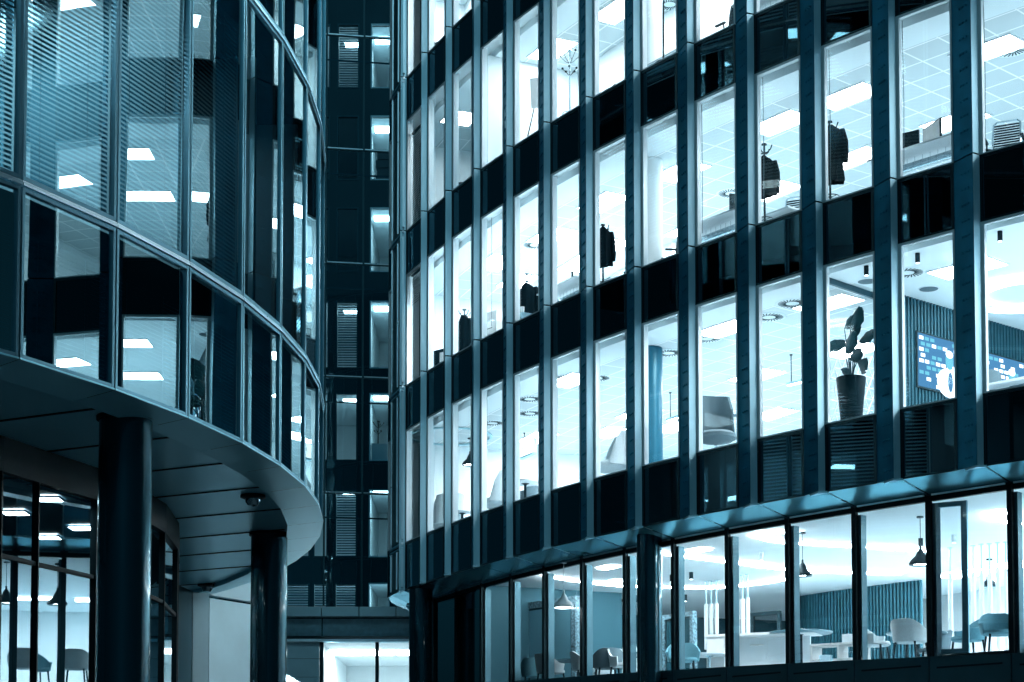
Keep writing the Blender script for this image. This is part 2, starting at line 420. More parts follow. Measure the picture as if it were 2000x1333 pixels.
# partitions
def part_wall(u0, u1, t, z0, z1, mat, name='partition_wall', th=.1):
    m = MB(); curved_box(m, u0, u1, t, t + th, z0, z1); return P(m, name, mat)
def radial_wall(u, t0, t1, z0, z1, mat, name='partition_wall', th=.07):
    m = MB(); curved_box(m, u, u + th / W, t0, t1, z0, z1); return P(m, name, mat)
sA = SILL['A']
part_wall(-1, 1.35, 2.2, sA, sA + WH + .01, 'tealwall'); part_wall(1.35, 2.75, 2.0, sA, sA + WH + .01, 'tealwall')
part_wall(2.78, 7.2, 2.5, sA, sA + WH + .01, 'white'); radial_wall(2.75, .3, 2.5, sA, sA + WH + .01, 'white')
part_wall(-1, 3.2, 1.9, SILL['Z'], SILL['Z'] + WH + .01, 'white'); part_wall(-1, 3.3, 4.5, SILL['B'], SILL['B'] + WH + .01, 'white')
# soffit under the offices
SZ = 5.235                                                      # the soffit falls towards the street glazing
sf = MB(); sj = MB()
for i in BAYS:
    a, b, c, d = F3(i + .012, -.01, FOOT + .002), F3(i + .988, -.01, FOOT + .002), F3(i + .988, .70, SZ), F3(i + .012, .70, SZ)
    sf.quad(a, b, c, d)
    sj = MB(); sj.quad(F3(i + .98, -.01, FOOT + .02), F3(i + 1.02, -.01, FOOT + .02), F3(i + 1.02, .70, SZ + .02), F3(i + .98, .70, SZ + .02)); P(sj, 'soffit_joint', 'black')
P(sf, 'soffit', 'soffit')
# ------------------------------------------------ street level
GT = .72
gl_lo = -1
for i in range(-1, UMAX):
    m = MB(); curved_box(m, i - .03, i + .03, GT - .05, GT + .02, gsill(i) - .02, GH)
    mu = P(m, 'mullion', 'black')
    m2 = MB(); curved_box(m2, i - .012 + .02, i + .07, GT + .022, GT + .16, gsill(i) - .02, GH - .12); m2.build('inner_post', 'post', mu)
    m = MB(); curved_box(m, i + .03, i + .97, GT - .02, GT + .06, GH - .08, GH)
    hd = P(m, 'glazing_head', 'black')
    m = MB(); curved_box(m, i + .05, i + .95, GT - .05, GT - .022, GH + .004, GH + .03); m.build('head_trim', 'strip', hd)
    m = MB(); a, b = F3(i + .03, GT, gsill(i)), F3(i + .97, GT, gsill(i + 1)); up0 = Vector((a.x, a.y, GH - .08)); up1 = Vector((b.x, b.y, GH - .08))
    m.quad(a, b, up1, up0); P(m, 'street_window', 'glass' if i >= 2 else 'shop_glass')
m = MB(); curved_box(m, -1, UMAX, GT + .0, GT + .3, GH + .002, FOOT + .001); P(m, 'head_closure', 'spandrel_frame')
m = MB()
for i in range(-1, UMAX):
    a, b, c, d = F(i + .008, GT - .06), F(i + .992, GT - .06), F(i + .992, GT + .2), F(i + .008, GT + .2)
    k = len(m.v); z = gsill(i), gsill(i + 1)
    m.v += [(a.x, a.y, -1.7), (b.x, b.y, -1.7), (c.x, c.y, -1.7), (d.x, d.y, -1.7), (a.x, a.y, z[0] - .02), (b.x, b.y, z[1] - .02), (c.x, c.y, z[1] - .02), (d.x, d.y, z[0] - .02)]
    for f in ((0, 1, 5, 4), (4, 5, 6, 7), (1, 2, 6, 5), (3, 0, 4, 7)): m.f.append(tuple(k + q for q in f)); m.m.append(0)
P(m, 'plinth', 'plinth')
m = MB()
for i in range(-1, UMAX):
    z = gsill(i + .5) - .17; curved_box(m, i + .10, i + .90, GT - .068, GT - .062, z - .03, z)
P(m, 'plinth_slot', 'black')
gf = MB(); plate(gf, -1, UMAX, GT + .2, 11, 2.66); P(gf, 'lounge_floor', 'floor')
gc = MB(); plate(gc, -1, UMAX, GT + .02, 11, GH - .005); P(gc, 'lounge_ceiling', 'offwhite')
gb = MB(); curved_box(gb, -1, UMAX, 11, 11.1, 2.6, GH); P(gb, 'lounge_back_wall', 'white')
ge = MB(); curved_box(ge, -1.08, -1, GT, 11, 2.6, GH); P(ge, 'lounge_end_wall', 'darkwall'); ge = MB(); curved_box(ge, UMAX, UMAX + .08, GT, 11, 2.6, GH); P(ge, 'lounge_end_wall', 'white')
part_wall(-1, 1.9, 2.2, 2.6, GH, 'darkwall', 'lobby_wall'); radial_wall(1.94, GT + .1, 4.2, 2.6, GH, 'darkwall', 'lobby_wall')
# round columns of the right building
def column(name, c, r, z0, z1, mat, parent, loc=None):
    m = MB(); m.lathe([(r, z0), (r, z1)], (c[0], c[1], 0), 40)
    o = m.build(name, mat, parent, True)
    if parent is OB: o.location = (0, 0, 1.7)
    k = MB(); k.lathe([(r + .03, z1 - .04), (r + .03, z1 - .002)], (c[0], c[1], 0), 40); k.build('collar', 'black', o, True)
    return o
c1 = on_z(1268, 1040, FOOT); column('street_column', (c1.x, c1.y), .235, -1.7, FOOT, 'column', OB)
c2 = on_z(822, 1148, FOOT); column('street_column', (c2.x, c2.y), .27, -1.7, FOOT, 'column', OB)
for row, mt in (('C', 'teal'), ('B', 'white'), ('A', 'white')):
    p = spot(1270, 1.25, SILL[row]); m = MB(); m.lathe([(.25, SILL[row]), (.25, SILL[row] + WH + .01)], (p.x, p.y, 0), 32); P(m, 'office_column', mt, None, True)
p = spot(812, 1.6, SILL['C']); m = MB(); m.lathe([(.22, SILL['C']), (.22, SILL['C'] + WH + .01)], (p.x, p.y, 0), 32); P(m, 'office_column', 'teal', None, True)
# rounded glass end (bullnose) of the right building
E0 = [TIP[0] + nin(0) * .02]
for h, L in ((74, .55), (72, .55), (82, .7), (91, .7), (98, .7), (108, .7), (124, .7), (142, .7), (160, .7)):
    E0.append(E0[-1] + L * Vector((-math.cos(R(h)), math.sin(R(h)))))
zl = [FOOT, SILL['C'], SILL['B'], SILL['A'], SILL['Z'], SILL['Z'] + 3]
for k in range(len(E0) - 1):
    a, b = E0[k], E0[k + 1]
    for z0, z1 in zip(zl[:-1], zl[1:]):
        m = MB(); m.bar((a.x, a.y, z1 - .03), (b.x, b.y, z1 - .03), .05, .05); m.bar((a.x, a.y, z1 - .13), (b.x, b.y, z1 - .13), .05, .03)
        m.bar((a.x, a.y, z0 + .08), (a.x, a.y, z1 - .16), .04, .05)
        o = P(m, 'corner_frame', 'strip')
        m = MB(); m.quad((a.x, a.y, z0), (b.x, b.y, z0), (b.x, b.y, z1 - .16), (a.x, a.y, z1 - .16)); m.build('corner_pane', 'link_glass' if k > 1 else 'spandrel_frame', o)
cd = Vector((.95, .3))
m = MB()
for k in range(len(E0) - 1):
    a, b = E0[k], E0[k + 1]; n = (b - a).normalized(); n = Vector((n.y, -n.x)) * .40
    m.quad((a.x, a.y, FOOT), (b.x, b.y, FOOT), (b.x + n.x, b.y + n.y, FOOT - .16), (a.x + n.x, a.y + n.y, FOOT - .16))
P(m, 'corner_soffit', 'soffit')
m = MB(); inner = [(E0[k] + Vector(((E0[min(k + 1, len(E0) - 1)] - E0[max(k - 1, 0)]).y, -(E0[min(k + 1, len(E0) - 1)] - E0[max(k - 1, 0)]).x)).normalized() * .7) for k in range(len(E0))]
for k in range(len(inner) - 1):
    a, b = inner[k], inner[k + 1]; m.quad((a.x, a.y, FOOT - .1), (b.x, b.y, FOOT - .1), (b.x, b.y, SILL['Z'] + 3), (a.x, a.y, SILL['Z'] + 3))
P(m, 'corner_core', 'darkwall')

# ================================================================== OFFICE BUILDING ON THE LEFT (mirror glass skin on columns)
GB = thing('glass_building', 'dark mirror glazed building overhanging on thick round columns', 'building', (0, 0, -1.7))
def Q(mb, name, mats, parent=None, smooth=False):
    o = mb.build(name, mats, parent or GB, smooth)
    if (parent or GB) is GB: o.location = (0, 0, 1.7)
    return o
LW, L0, L1, L2 = 1.4024, 1.1007, .0965, -.0014
def lhead(i): return L0 + L1 * i + L2 * i * i
SK = {0: Vector((-4.687, 17.2915))}
LMIN, LMAX = -3, 17
for i in range(0, LMAX): SK[i + 1] = SK[i] + LW * Vector((math.cos(lhead(i)), math.sin(lhead(i))))
for i in range(0, LMIN, -1): SK[i - 1] = SK[i] - LW * Vector((math.cos(lhead(i - 1)), math.sin(lhead(i - 1))))
def lin(i): th = lhead(i - .5); return Vector((-math.sin(th), math.cos(th)))
def S(i, t): 
    k = math.floor(i); k = min(max(k, LMIN), LMAX - 1); return SK[k].lerp(SK[k + 1], i - k) + lin(i) * t
def S3(i, t, z): p = S(i, t); return Vector((p.x, p.y, z))
ZB, Z1 = 4.38, 6.087
LZ = [ZB, Z1, Z1 + FLOOR, Z1 + 2 * FLOOR, Z1 + 3 * FLOOR, Z1 + 4 * FLOOR]
def lbox(mb, i0, i1, t0, t1, z0, z1):
    a, b, c, d = S(i0, t0), S(i1, t0), S(i1, t1), S(i0, t1); mb.prism([(p.x, p.y) for p in (a, b, c, d)], z0, z1)
for r in range(5):
    z0, z1 = LZ[r], LZ[r + 1]
    for i in range(LMIN, LMAX):
        e = .022
        lo, hi = z0 + (.015 if r == 0 else .034), z1 - .034
        m = MB(); wv = .036 / LW
        lbox(m, i + e * .4, i + e * .4 + wv, -.015, .05, lo, hi); lbox(m, i + 1 - e * .4 - wv, i + 1 - e * .4, -.015, .05, lo, hi)
        lbox(m, i + e * .4 + wv, i + 1 - e * .4 - wv, -.013, .048, lo, lo + .04); lbox(m, i + e * .4 + wv, i + 1 - e * .4 - wv, -.013, .048, hi - .04, hi)
        fo = Q(m, 'facade_window', 'skin_frame')
        m = MB(); a, b = S3(i + .03, .01, lo + .03), S3(i + .97, .01, lo + .03); up = Vector((0, 0, hi - lo - .06)); m.quad(a, b, b + up, a + up); m.build('mirror_pane', 'skin', fo)
    m = MB(); zz = z1
    for i in range(LMIN, LMAX): lbox(m, i + .004, i + .996, -.03, .03, zz - .024, zz + .002); lbox(m, i + .004, i + .996, -.02, .03, zz + .010, zz + .026)
    Q(m, 'horizontal_strip', 'strip')
for z in LZ[1:]:
    m = MB()
    for i in range(LMIN, LMAX): lbox(m, i, i + 1, .05, 3.2, z - .45, z - .1)
    Q(m, 'floor_slab', 'dark')
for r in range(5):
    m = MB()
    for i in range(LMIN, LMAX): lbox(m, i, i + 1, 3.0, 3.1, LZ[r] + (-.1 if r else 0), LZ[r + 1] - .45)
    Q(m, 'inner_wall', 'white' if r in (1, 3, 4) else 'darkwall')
for r, i in ((1, 2.1), (1, 3.6), (1, 5.2)):
    m = MB(); lbox(m, i, i + .06, .16, 3.0, LZ[r], LZ[r + 1] - .45); Q(m, 'room_partition', 'tealwall')
# underside: sloping rim, then flat soffit
m = MB(); m2 = MB()
for i in range(LMIN, LMAX):
    a, b, c, d = S3(i + .004, -.02, ZB), S3(i + .996, -.02, ZB), S3(i + .996, .5, ZB - .07), S3(i + .004, .5, ZB - .07)
    m.quad(a, b, c, d); e = Vector((0, 0, .09)); m.quad(d, c, c + e, d + e)
    m.quad(a + Vector((0, 0, .018)), b + Vector((0, 0, .018)), b, a)
Q(m, 'soffit_rim', 'soffit_dark')
poly = [S3(i, .5, ZB + .01) for i in range(LMIN, LMAX + 1)] + [Vector((-14, S(LMAX, .5).y, ZB + .01)), Vector((-14, S(LMIN, .5).y, ZB + .01))]
m = MB(); m.poly([tuple(p) for p in poly]); Q(m, 'soffit', 'soffit_dark')
m = MB(); dj = Vector((math.cos(R(-27)), math.sin(R(-27)))); nj = Vector((-dj.y, dj.x))
def inside(p):
    for i in range(LMIN, LMAX):
        a, b = S(i, .5), S(i + 1, .5)
        if (b - a).x * (p - a).y - (b - a).y * (p - a).x < 0: return False
    return True
base = on_z(299, 921, ZB); base = Vector((base.x, base.y))
for k in range(-8, 14):
    o0 = base + nj * (1.54 * k); st = None; en = None
    for q in range(-300, 300):
        pt = o0 + dj * (q * .05)
        if pt.x > -13.5 and inside(pt):
            if st is None: st = pt
            en = pt
    if st is not None and (en - st).length > .2: m = MB(); m.bar((st.x, st.y, ZB + .006), (en.x, en.y, ZB + .006), .045, .012); Q(m, 'soffit_joint', 'black')
for px, py, r in ((246, 815, .285), (526, 1042, .275)):
    c = on_z(px, py, ZB); column('column', (c.x, c.y), r, -1.7, ZB - .0, 'column', GB).location = (0, 0, 1.7)
# recessed street level glazing: curved drum with a dark head band
DR = [on_z(*p, ZB) for p in ((-260, 775), (-120, 815), (0, 853), (72, 878), (185, 915), (262, 950), (318, 985), (343, 1022), (345, 1050), (335, 1072), (312, 1095))]
DR = [Vector((p.x, p.y)) for p in DR]
for k in range(len(DR) - 1):
    a, b = DR[k], DR[k + 1]; d = (b - a).normalized()
    m = MB(); m.bar((a.x, a.y, ZB - .20), (b.x, b.y, ZB - .20), .10, .40); hd = Q(m, 'drum_head_band', 'black')
    m = MB(); m.quad((a.x, a.y, -1.7), (b.x, b.y, -1.7), (b.x, b.y, ZB - .4), (a.x, a.y, ZB - .4)); Q(m, 'drum_pane', 'shop_glass')
    m = MB(); m.bar((a.x, a.y, -1.7), (a.x, a.y, ZB - .4), .05, .08); m.bar((a.x, a.y, 3.02), (b.x, b.y, 3.02), .05, .05); Q(m, 'drum_mullion', 'black')
# lobby behind the drum glass
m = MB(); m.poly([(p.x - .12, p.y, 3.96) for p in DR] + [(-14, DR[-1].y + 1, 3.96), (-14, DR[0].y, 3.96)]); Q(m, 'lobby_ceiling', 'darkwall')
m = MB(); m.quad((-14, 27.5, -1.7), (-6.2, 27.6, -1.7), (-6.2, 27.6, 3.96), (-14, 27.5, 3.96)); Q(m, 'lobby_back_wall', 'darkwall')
# service core cladding seen between the columns
def wall_seg(px0, y0, px1, y1, z0, z1, mat, name):
    a = on_y(px0, 1200, y0); b = on_y(px1, 1200, y1); m = MB(); d = Vector((b.x - a.x, b.y - a.y)).normalized(); n = Vector((-d.y, d.x)) * .12
    m.prism([(a.x, a.y), (b.x, b.y), (b.x + n.x, b.y + n.y), (a.x + n.x, a.y + n.y)], z0, z1); return Q(m, name, mat)
wall_seg(336, 33.2, 376, 34.6, -1.7, 4.33, 'plinth', 'core_wall'); wall_seg(377, 34.6, 408, 34.8, -1.7, 4.33, 'stone', 'core_wall')
wall_seg(409, 35.2, 500, 36.4, -1.7, 4.28, 'stone', 'core_wall')
wall_seg(409, 35.15, 500, 36.35, 4.33, 5.6, 'stone', 'core_wall')

# ================================================================== LINK BUILDING IN THE MIDDLE
LB = thing('link_building', 'distant glazed link building seen in the gap between the two offices', 'building', (0, 0, -1.7))
def K(mb, name, mats, parent=None):
    o = mb.build(name, mats, parent or LB)
    if (parent or LB) is LB: o.location = (0, 0, 1.7)
    return o
YS = 58.6
def kx(px, Y=YS): return on_y(px, 1000, Y).x
def kz(py, Y=YS): return on_y(700, py, Y).z
mx = [kx(440), kx(525), kx(633), kx(706), kx(785), kx(860), kx(940)]
lev = [kz(1184), kz(962), kz(735), kz(513), kz(290), kz(68), kz(-155)]
def ky(x): return YS + (x - mx[2]) * .16
for a, b in zip(mx[:-1], mx[1:]):
    for z0, z1 in zip(lev[:-1], lev[1:]):
        m = MB(); m.bar((a, ky(a), z1), (b, ky(b), z1), .08, .07)
        m.bar((a, ky(a), z0), (a, ky(a), z1 - .04), .05, .06)
        m.bar((a + .03, ky(a) + .02, z0 + (z1 - z0) * .78), (b - .03, ky(b) + .02, z0 + (z1 - z0) * .78), .03, .05)
        f = K(m, 'curtain_wall_frame', 'linkframe')
        m = MB(); m.bar((a + .05, ky(a) - .045, z1 + .01), (b - .02, ky(b) - .045, z1 + .01), .02, .035); m.build('strip', 'strip', f)
        m = MB(); m.quad((a, ky(a), z0), (b, ky(b), z0), (b, ky(b), z1), (a, ky(a), z1)); m.build('curtain_pane', 'link_glass', f)
# inner facade with windows, 13 m behind the glass
YI = 71.5
cols = [(kx(560, YI), kx(606, YI), 'dim'), (kx(613, YI), kx(641, YI), 'dim'), (kx(655, YI), kx(698, YI), 'dim'), (kx(721, YI), kx(762, YI), 'lit'), (kx(790, YI), kx(830, YI), 'lit')]
rows = [(kz(1242, YI), kz(1140, YI)), (kz(1090, YI), kz(958, YI)), (kz(902, YI), kz(770, YI)), (kz(722, YI), kz(590, YI)), (kz(534, YI), kz(408, YI)), (kz(355, YI), kz(229, YI)), (kz(176, YI), kz(50, YI)), (kz(-4, YI), kz(-130, YI))]
xl, xr = kx(430, YI), kx(980, YI)
m = MB(); xs = [xl] + [v for c in cols for v in c[:2]] + [xr]
for a, b in zip(xs[0::2], xs[1::2]): m.box(((a + b) / 2, YI, (rows[0][0] + rows[-1][1]) / 2), (b - a, .3, rows[-1][1] - rows[0][0] + 2))
for x0, x1, _ in cols:
    zs = [rows[0][0] - 1] + [v for r in rows for v in r] + [rows[-1][1] + 1]
    for a, b in zip(zs[0::2], zs[1::2]): m.box(((x0 + x1) / 2, YI + .002, (a + b) / 2), (x1 - x0, .29, b - a))
K(m, 'inner_facade', 'linkwall')
for ri, (z0, z1) in enumerate(rows):
    m = MB(); m.box(((xl + xr) / 2, YI + 4, z1 + .5), (xr - xl, 7.6, .3)); m.box(((xl + xr) / 2, YI + 4, z0 - .17), (xr - xl, 7.6, .3)); K(m, 'room_slab', 'offwhite')
    m = MB(); m.box(((xl + xr) / 2, YI + 7.5, (z0 + z1) / 2), (xr - xl, .2, z1 - z0 + 1)); K(m, 'room_back_wall', 'white')
    xm = kx(709, YI); m = MB(); m.box((xm, YI + 3.9, (z0 + z1) / 2), (.15, 7.3, z1 - z0 + .6)); xm2 = kx(772, YI)
    m.box((xm2 + .35, YI + 1.6, (z0 + z1) / 2), (.15, 2.8, z1 - z0 + .6)); K(m, 'room_wall', 'white')
for ci, (x0, x1, k) in enumerate(cols):
    for ri, (z0, z1) in enumerate(rows):
        m = MB(); e = .05
        for a, b in ((x0 + e / 2, (z0 + z1) / 2), (x1 - e / 2, (z0 + z1) / 2)): m.box((a, YI - .12, b), (e, .1, z1 - z0))
        m.box(((x0 + x1) / 2, YI - .12, z0 + e / 2), (x1 - x0 - 2 * e, .096, e)); m.box(((x0 + x1) / 2, YI - .12, z1 - e / 2), (x1 - x0 - 2 * e, .096, e))
        K(m, 'room_window', 'frame' if k == 'lit' else 'linkframe')
# base of the link building: coping, louvre band, lip, panels and lit glazing
YG = 57.2
def gz(py): return on_y(700, py, YG).z
def gx(px): return on_y(px, 1250, YG).x
xa, xb = gx(250), gx(960)
m = MB()
for a, b in ((gx(250), gx(440)), (gx(441), gx(629)), (gx(630), gx(702)), (gx(703), gx(774)), (gx(775), gx(960))): m.box(((a + b) / 2, YG + .6, (gz(1188) + gz(1206)) / 2), (b - a - .02, 1.9, gz(1188) - gz(1206)))
K(m, 'coping_band', 'stone')
m = MB(); m.box(((xa + xb) / 2, YG + .35, (gz(1206) + gz(1244)) / 2), (xb - xa, .6, gz(1206) - gz(1244) - .02)); K(m, 'louvre_backing', 'plinth')
m = MB(); nl = 14
for q in range(nl):
    z = gz(1242) + (gz(1209) - gz(1242)) * (q + .5) / nl
    for a, b in ((gx(250), gx(440)), (gx(441), gx(628.5)), (gx(629.5), gx(960))): m.box(((a + b) / 2, YG + .02, z), (b - a - .03, .05, .026), (1, 0, 0), (0, .8, .6), (0, -.6, .8))
K(m, 'louvre_band', 'louvre')
m = MB(); m.box(((xa + xb) / 2, YG - .02, gz(1252)), (xb - xa, .25, .09)); K(m, 'lip', 'strip')
m = MB()
for px0, px1 in ((250, 400), (401, 500), (501, 624)):
    for z0, z1 in ((-1.7, -.2), (-.185, 1.4), (1.415, 3.0), (3.015, gz(1323)), (gz(1322), gz(1287)), (gz(1286), gz(1254))): m.box(((gx(px0) + gx(px1)) / 2, YG + .1, (z0 + z1) / 2), (gx(px1) - gx(px0) - .02, .1, z1 - z0))
K(m, 'cladding_panels', 'stone')
for px0, px1 in ((625, 632), (733, 740), (842, 849), (940, 950)):
    m = MB(); m.box(((gx(px0) + gx(px1)) / 2, YG + .08, (gz(1254) - 1.7) / 2), (gx(px1) - gx(px0), .14, gz(1254) + 1.7)); K(m, 'entrance_mullion', 'spandrel_frame')
for px0, px1 in ((632, 733), (740, 842), (849, 940)):
    m = MB(); m.quad((gx(px0), YG + .1, -1.7), (gx(px1), YG + .1, -1.7), (gx(px1), YG + .1, gz(1256)), (gx(px0), YG + .1, gz(1256))); K(m, 'entrance_pane', 'glass')
m = MB(); x0, x1 = gx(626), gx(950); zt = gz(1254)
m.quad((x0, YG + .3, zt), (x1, YG + .3, zt), (x1, YG + 9, zt), (x0, YG + 9, zt)); m.quad((x0, YG + 9, -1.7), (x1, YG + 9, -1.7), (x1, YG + 9, zt), (x0, YG + 9, zt))
m.quad((x0, YG + .3, -1.7), (x0, YG + 9, -1.7), (x0, YG + 9, zt), (x0, YG + .3, zt)); m.quad((x1, YG + .3, -1.7), (x1, YG + 9, -1.7), (x1, YG + 9, zt), (x1, YG + .3, zt))
m.quad((x0, YG + .3, -1.68), (x1, YG + .3, -1.68), (x1, YG + 9, -1.68), (x0, YG + 9, -1.68)); K(m, 'entrance_hall', 'white')

# ================================================================== LIGHTS
used = set()
def uniq(lab):
    if lab not in used: used.add(lab); return lab
    for extra in ('second one back', 'third one back', 'fourth one back', 'fifth one back', 'sixth one back', 'seventh one back'):
        if lab + ', ' + extra not in used: used.add(lab + ', ' + extra); return lab + ', ' + extra
def ceil_light(u, t, row, z, sx=.6, sy=1.15, mat='lamp', lab=None, loc=None, rz=None, grp='ceiling lights of the offices'):
    p = loc or F3(u, t, z)
    if lab is None:
        lab = uniq(f"ceiling light in the {ORD[min(max(int(u) + 1, 0), 18)]} window bay, {'near the glass' if t < 3 else 'deep inside'}, {NAMES[row]}")
    if (row == 'C' or row == 'B' and u < 5.2 or row == 'L' and u == 1) and mat == 'lamp': mat = 'lamp_bright'
    if row == 'G' and mat == 'lamp' and loc is None: mat = 'lamp_lounge_fill'
    o = thing('ceiling_light', lab, 'ceiling light', p, rz if rz is not None else ang(u), grp)
    m = MB()
    for a, b, c, d in ((0, sx / 2 + .012, sy + .05, .025), (0, -sx / 2 - .012, sy + .05, .025)): m.box((b, 0, -.012), (d, c, .024))
    for b in (sy / 2 + .012, -sy / 2 - .012): m.box((0, b, -.012), (sx, .025, .022))
    m.build('frame', 'frame', o)
    m = MB(); m.quad((-sx / 2, -sy / 2, -.012), (-sx / 2, sy / 2, -.012), (sx / 2, sy / 2, -.012), (sx / 2, -sy / 2, -.012)); m.build('diffuser', mat, o)
    return o
zc = {r: SILL[r] + WH + .012 for r in SILL}
for u, t in ((1.1, 1.6), (2.7, 1.9), (4.4, 1.8), (6.0, 2.1), (8.1, 1.95), (9.24, 2.0), (11.2, 2.2), (13, 2), (14.7, 2), (16.4, 2)): ceil_light(u, t, 'B', zc['B'])
for u, t in ((1.6, 3.4), (2.6, 3.4), (.3, 2.6), (4.0, 4.4), (6.1, 4.4), (7.8, 4.4), (9.6, 4.4), (11.3, 4.4), (13, 4.4), (15, 4.4)): ceil_light(u, t, 'B', zc['B'])
for u, t in ((.2, 3.2), (1.9, 5.6), (4.04, 1.3), (7.4, 1.5), (9.0, 1.8), (11.0, 1.9), (13, 2), (14.7, 2), (16.4, 2), (3.62, 6.9), (1.06, 4.5), (5.66, 4.4), (7.6, 4.6), (2.6, 4.2), (11.4, 4.6), (13.2, 4.6), (15, 4.6)): ceil_light(u, t, 'C', zc['C'])
for u, t in ((3.4, 1.4), (5.0, 1.6), (6.5, 1.6), (8.2, 1.9), (9.9, 1.9), (11.5, 2), (13, 2), (14.7, 2), (16.4, 2), (8.4, 4.4), (10.2, 4.4), (12, 4.4), (14, 4.4)): ceil_light(u, t, 'A', zc['A'])
ceil_light(.4, 1.1, 'A', zc['A'], .7, .8, 'lamp'); ceil_light(2.0, 1.1, 'A', zc['A'], .7, .8, 'lamp')  # two lamps added to brighten the dim corner rooms
for u in (-.2, .9, 2.2, 4.3, 6.5, 9, 12, 15): ceil_light(u, 1.2, 'Z', zc['Z'])
for i, sx, sy, lab in ((-.6, .5, 1.1, 'added ceiling light brightening the blind at the left picture edge'), (.6, .5, 1.1, 'added ceiling light brightening the striped blind of the first full mirror pane'), (1.5, .4, 1.0, 'added ceiling light brightening the striped blind of the second mirror pane'), (2.8, .15, .5, 'small added ceiling light brightening the third mirror pane'), (4.4, .15, .5, 'small added ceiling light brightening the fifth mirror pane')):
    ceil_light(0, 0, 'L', 0, sx, sy, 'lamp', lab, S3(i, 1.7, LZ[2] - .47), lhead(i), 'lights inside the mirror glass building')  # room lamps added so that the blinds show bright stripes
for k, (px, py, lab) in enumerate(((95, 973, 'upper lobby downlight behind the curved street glass'), (95, 1048, 'lower lobby downlight behind the curved street glass'), (30, 1000, 'added lobby downlight near the left picture edge'), (160, 1030, 'added lobby downlight beside the thick round column'))):
    q = on_z(px, py, 3.95); ceil_light(0, 0, 'L', 0, .3, .3, 'lamp_bright', lab, Vector((q.x, q.y, 3.95)), 0, 'lobby downlights')  # last two lamps added to brighten lobby, ground and soffit
for r, rn in ((1, 'lower'), (3, 'high'), (4, 'highest')):
    for i, nm in ((7.6, 'seventh'), (9.3, 'ninth'), (11.2, 'eleventh'), (12.8, 'twelfth'), (14.5, 'fourteenth'), (16.0, 'sixteenth')):
        if r == 1 and i > 13: continue
        ceil_light(0, 0, 'L', 0, .9, 2.0, 'lamp_soft', f'ceiling light behind mirror pane {nm} from the left, {rn} blinds', S3(i, 1.5, LZ[r + 1] - .47), lhead(i), 'lights inside the mirror glass building')
# street level: led lines along the ceiling
def t_of(p):
    best = min((abs((Vector((p[0], p[1])) - F(k * .05, 0)).dot(tang(k * .05))), k * .05) for k in range(-20, UMAX * 20 + 10)); return (Vector((p[0], p[1])) - F(best[1], 0)).dot(nin(best[1]))
def led(pts, label):
    pts = [p for p in pts if t_of(p) > 1.0]
    m = MB(); m.tube([(p[0], p[1], GH - .03) for p in pts], .020, 6); return tag(m.build('led_strip', 'led'), label, 'light strip', 'led lines on the lounge ceiling')
def arc(u0, u1, t0, t1, bow, n=14): return [F(u0 + (u1 - u0) * k / n, t0 + (t1 - t0) * k / n + bow * math.sin(math.pi * k / n)) for k in range(n + 1)]
def zpts(pp): return [on_z(x, y, GH - .03) for x, y in pp]
def smooth_pts(pp, n=8):
    pp = [Vector((p[0], p[1])) for p in pp]; out = []
    for i in range(len(pp) - 1):
        p0, p1, p2, p3 = pp[max(i - 1, 0)], pp[i], pp[i + 1], pp[min(i + 2, len(pp) - 1)]
        for k in range(n):
            t = k / n; out.append(.5 * ((2 * p1) + (p2 - p0) * t + (2 * p0 - 5 * p1 + 4 * p2 - p3) * t * t + (3 * p1 - p0 - 3 * p2 + p3) * t ** 3))
    return out + [pp[-1]]
led(smooth_pts(zpts([(990, 1103), (1060, 1125), (1190, 1143), (1300, 1148), (1420, 1147), (1535, 1132), (1600, 1112)])), 'long glowing line curving over the hanging rods on the lounge ceiling')
led(smooth_pts(zpts([(1180, 1060), (1240, 1070), (1300, 1083), (1410, 1097), (1530, 1112), (1680, 1120), (1760, 1122)])), 'long glowing line on the lounge ceiling from the round column to the slatted wall')
led(smooth_pts(zpts([(1560, 1042), (1505, 1040), (1480, 1047), (1500, 1056), (1560, 1062), (1700, 1070), (1830, 1078)])), 'glowing line with a tight bend on the lounge ceiling near the street glass')
led(smooth_pts(zpts([(1990, 1010), (1950, 1000), (1952, 1018), (2050, 1028)])), 'glowing line at the far right corner of the lounge ceiling')
for u, t_ in ((4.6, 1.7), (6.6, 1.8), (9.7, 8.2), (8.4, 8.4), (7, 8.6), (11, 8.0), (12.4, 7.4), (13.6, 2.5), (13.6, 5), (14.7, 3), (14.7, 6), (16, 3), (16, 6), (3.3, 3.0)): ceil_light(u, t_, 'G', GH - .02, (.6, .45, .25)[(t_ < 8) + (t_ < 4.5)], (1.2, 1.0, .5)[(t_ < 8) + (t_ < 4.5)], lab=uniq(f'added slim ceiling light brightening the lounge behind the {ORD[int(u) + 1]} street window'), grp='added slim lounge lights')  # lamps added to raise the brightness of the lounge
# link building lights
for ri, (z0, z1) in enumerate(rows):
    st = ['lowest', 'second lowest', 'third lowest', 'fourth lowest', 'fourth highest', 'third highest', 'second highest', 'highest'][ri]
    if ri in (0, 1, 2, 3, 6): ceil_light(0, 0, 'G', 0, .9, .5, 'lamp', f'ceiling light behind dim blinds, {st} link building row', Vector((kx(680, YI), YI + 2.6, z1 + .34)), 0, 'link building lights')
    ceil_light(0, 0, 'G', 0, .7, .7, 'lamp', f'ceiling light in the bright {st} link building room', Vector((kx(738, YI), YI + 2.2, z1 + .34)), 0, 'link building lights')
for k, px in enumerate((655, 720, 790)): ceil_light(0, 0, 'G', 0, 1.0, 1.6, 'lamp', f'{["first", "second", "third"][k]} hall light from the left above the bright glazed entrance', Vector((gx(px), YG + 3.5, gz(1254) - .02)), 0, 'entrance hall lights')

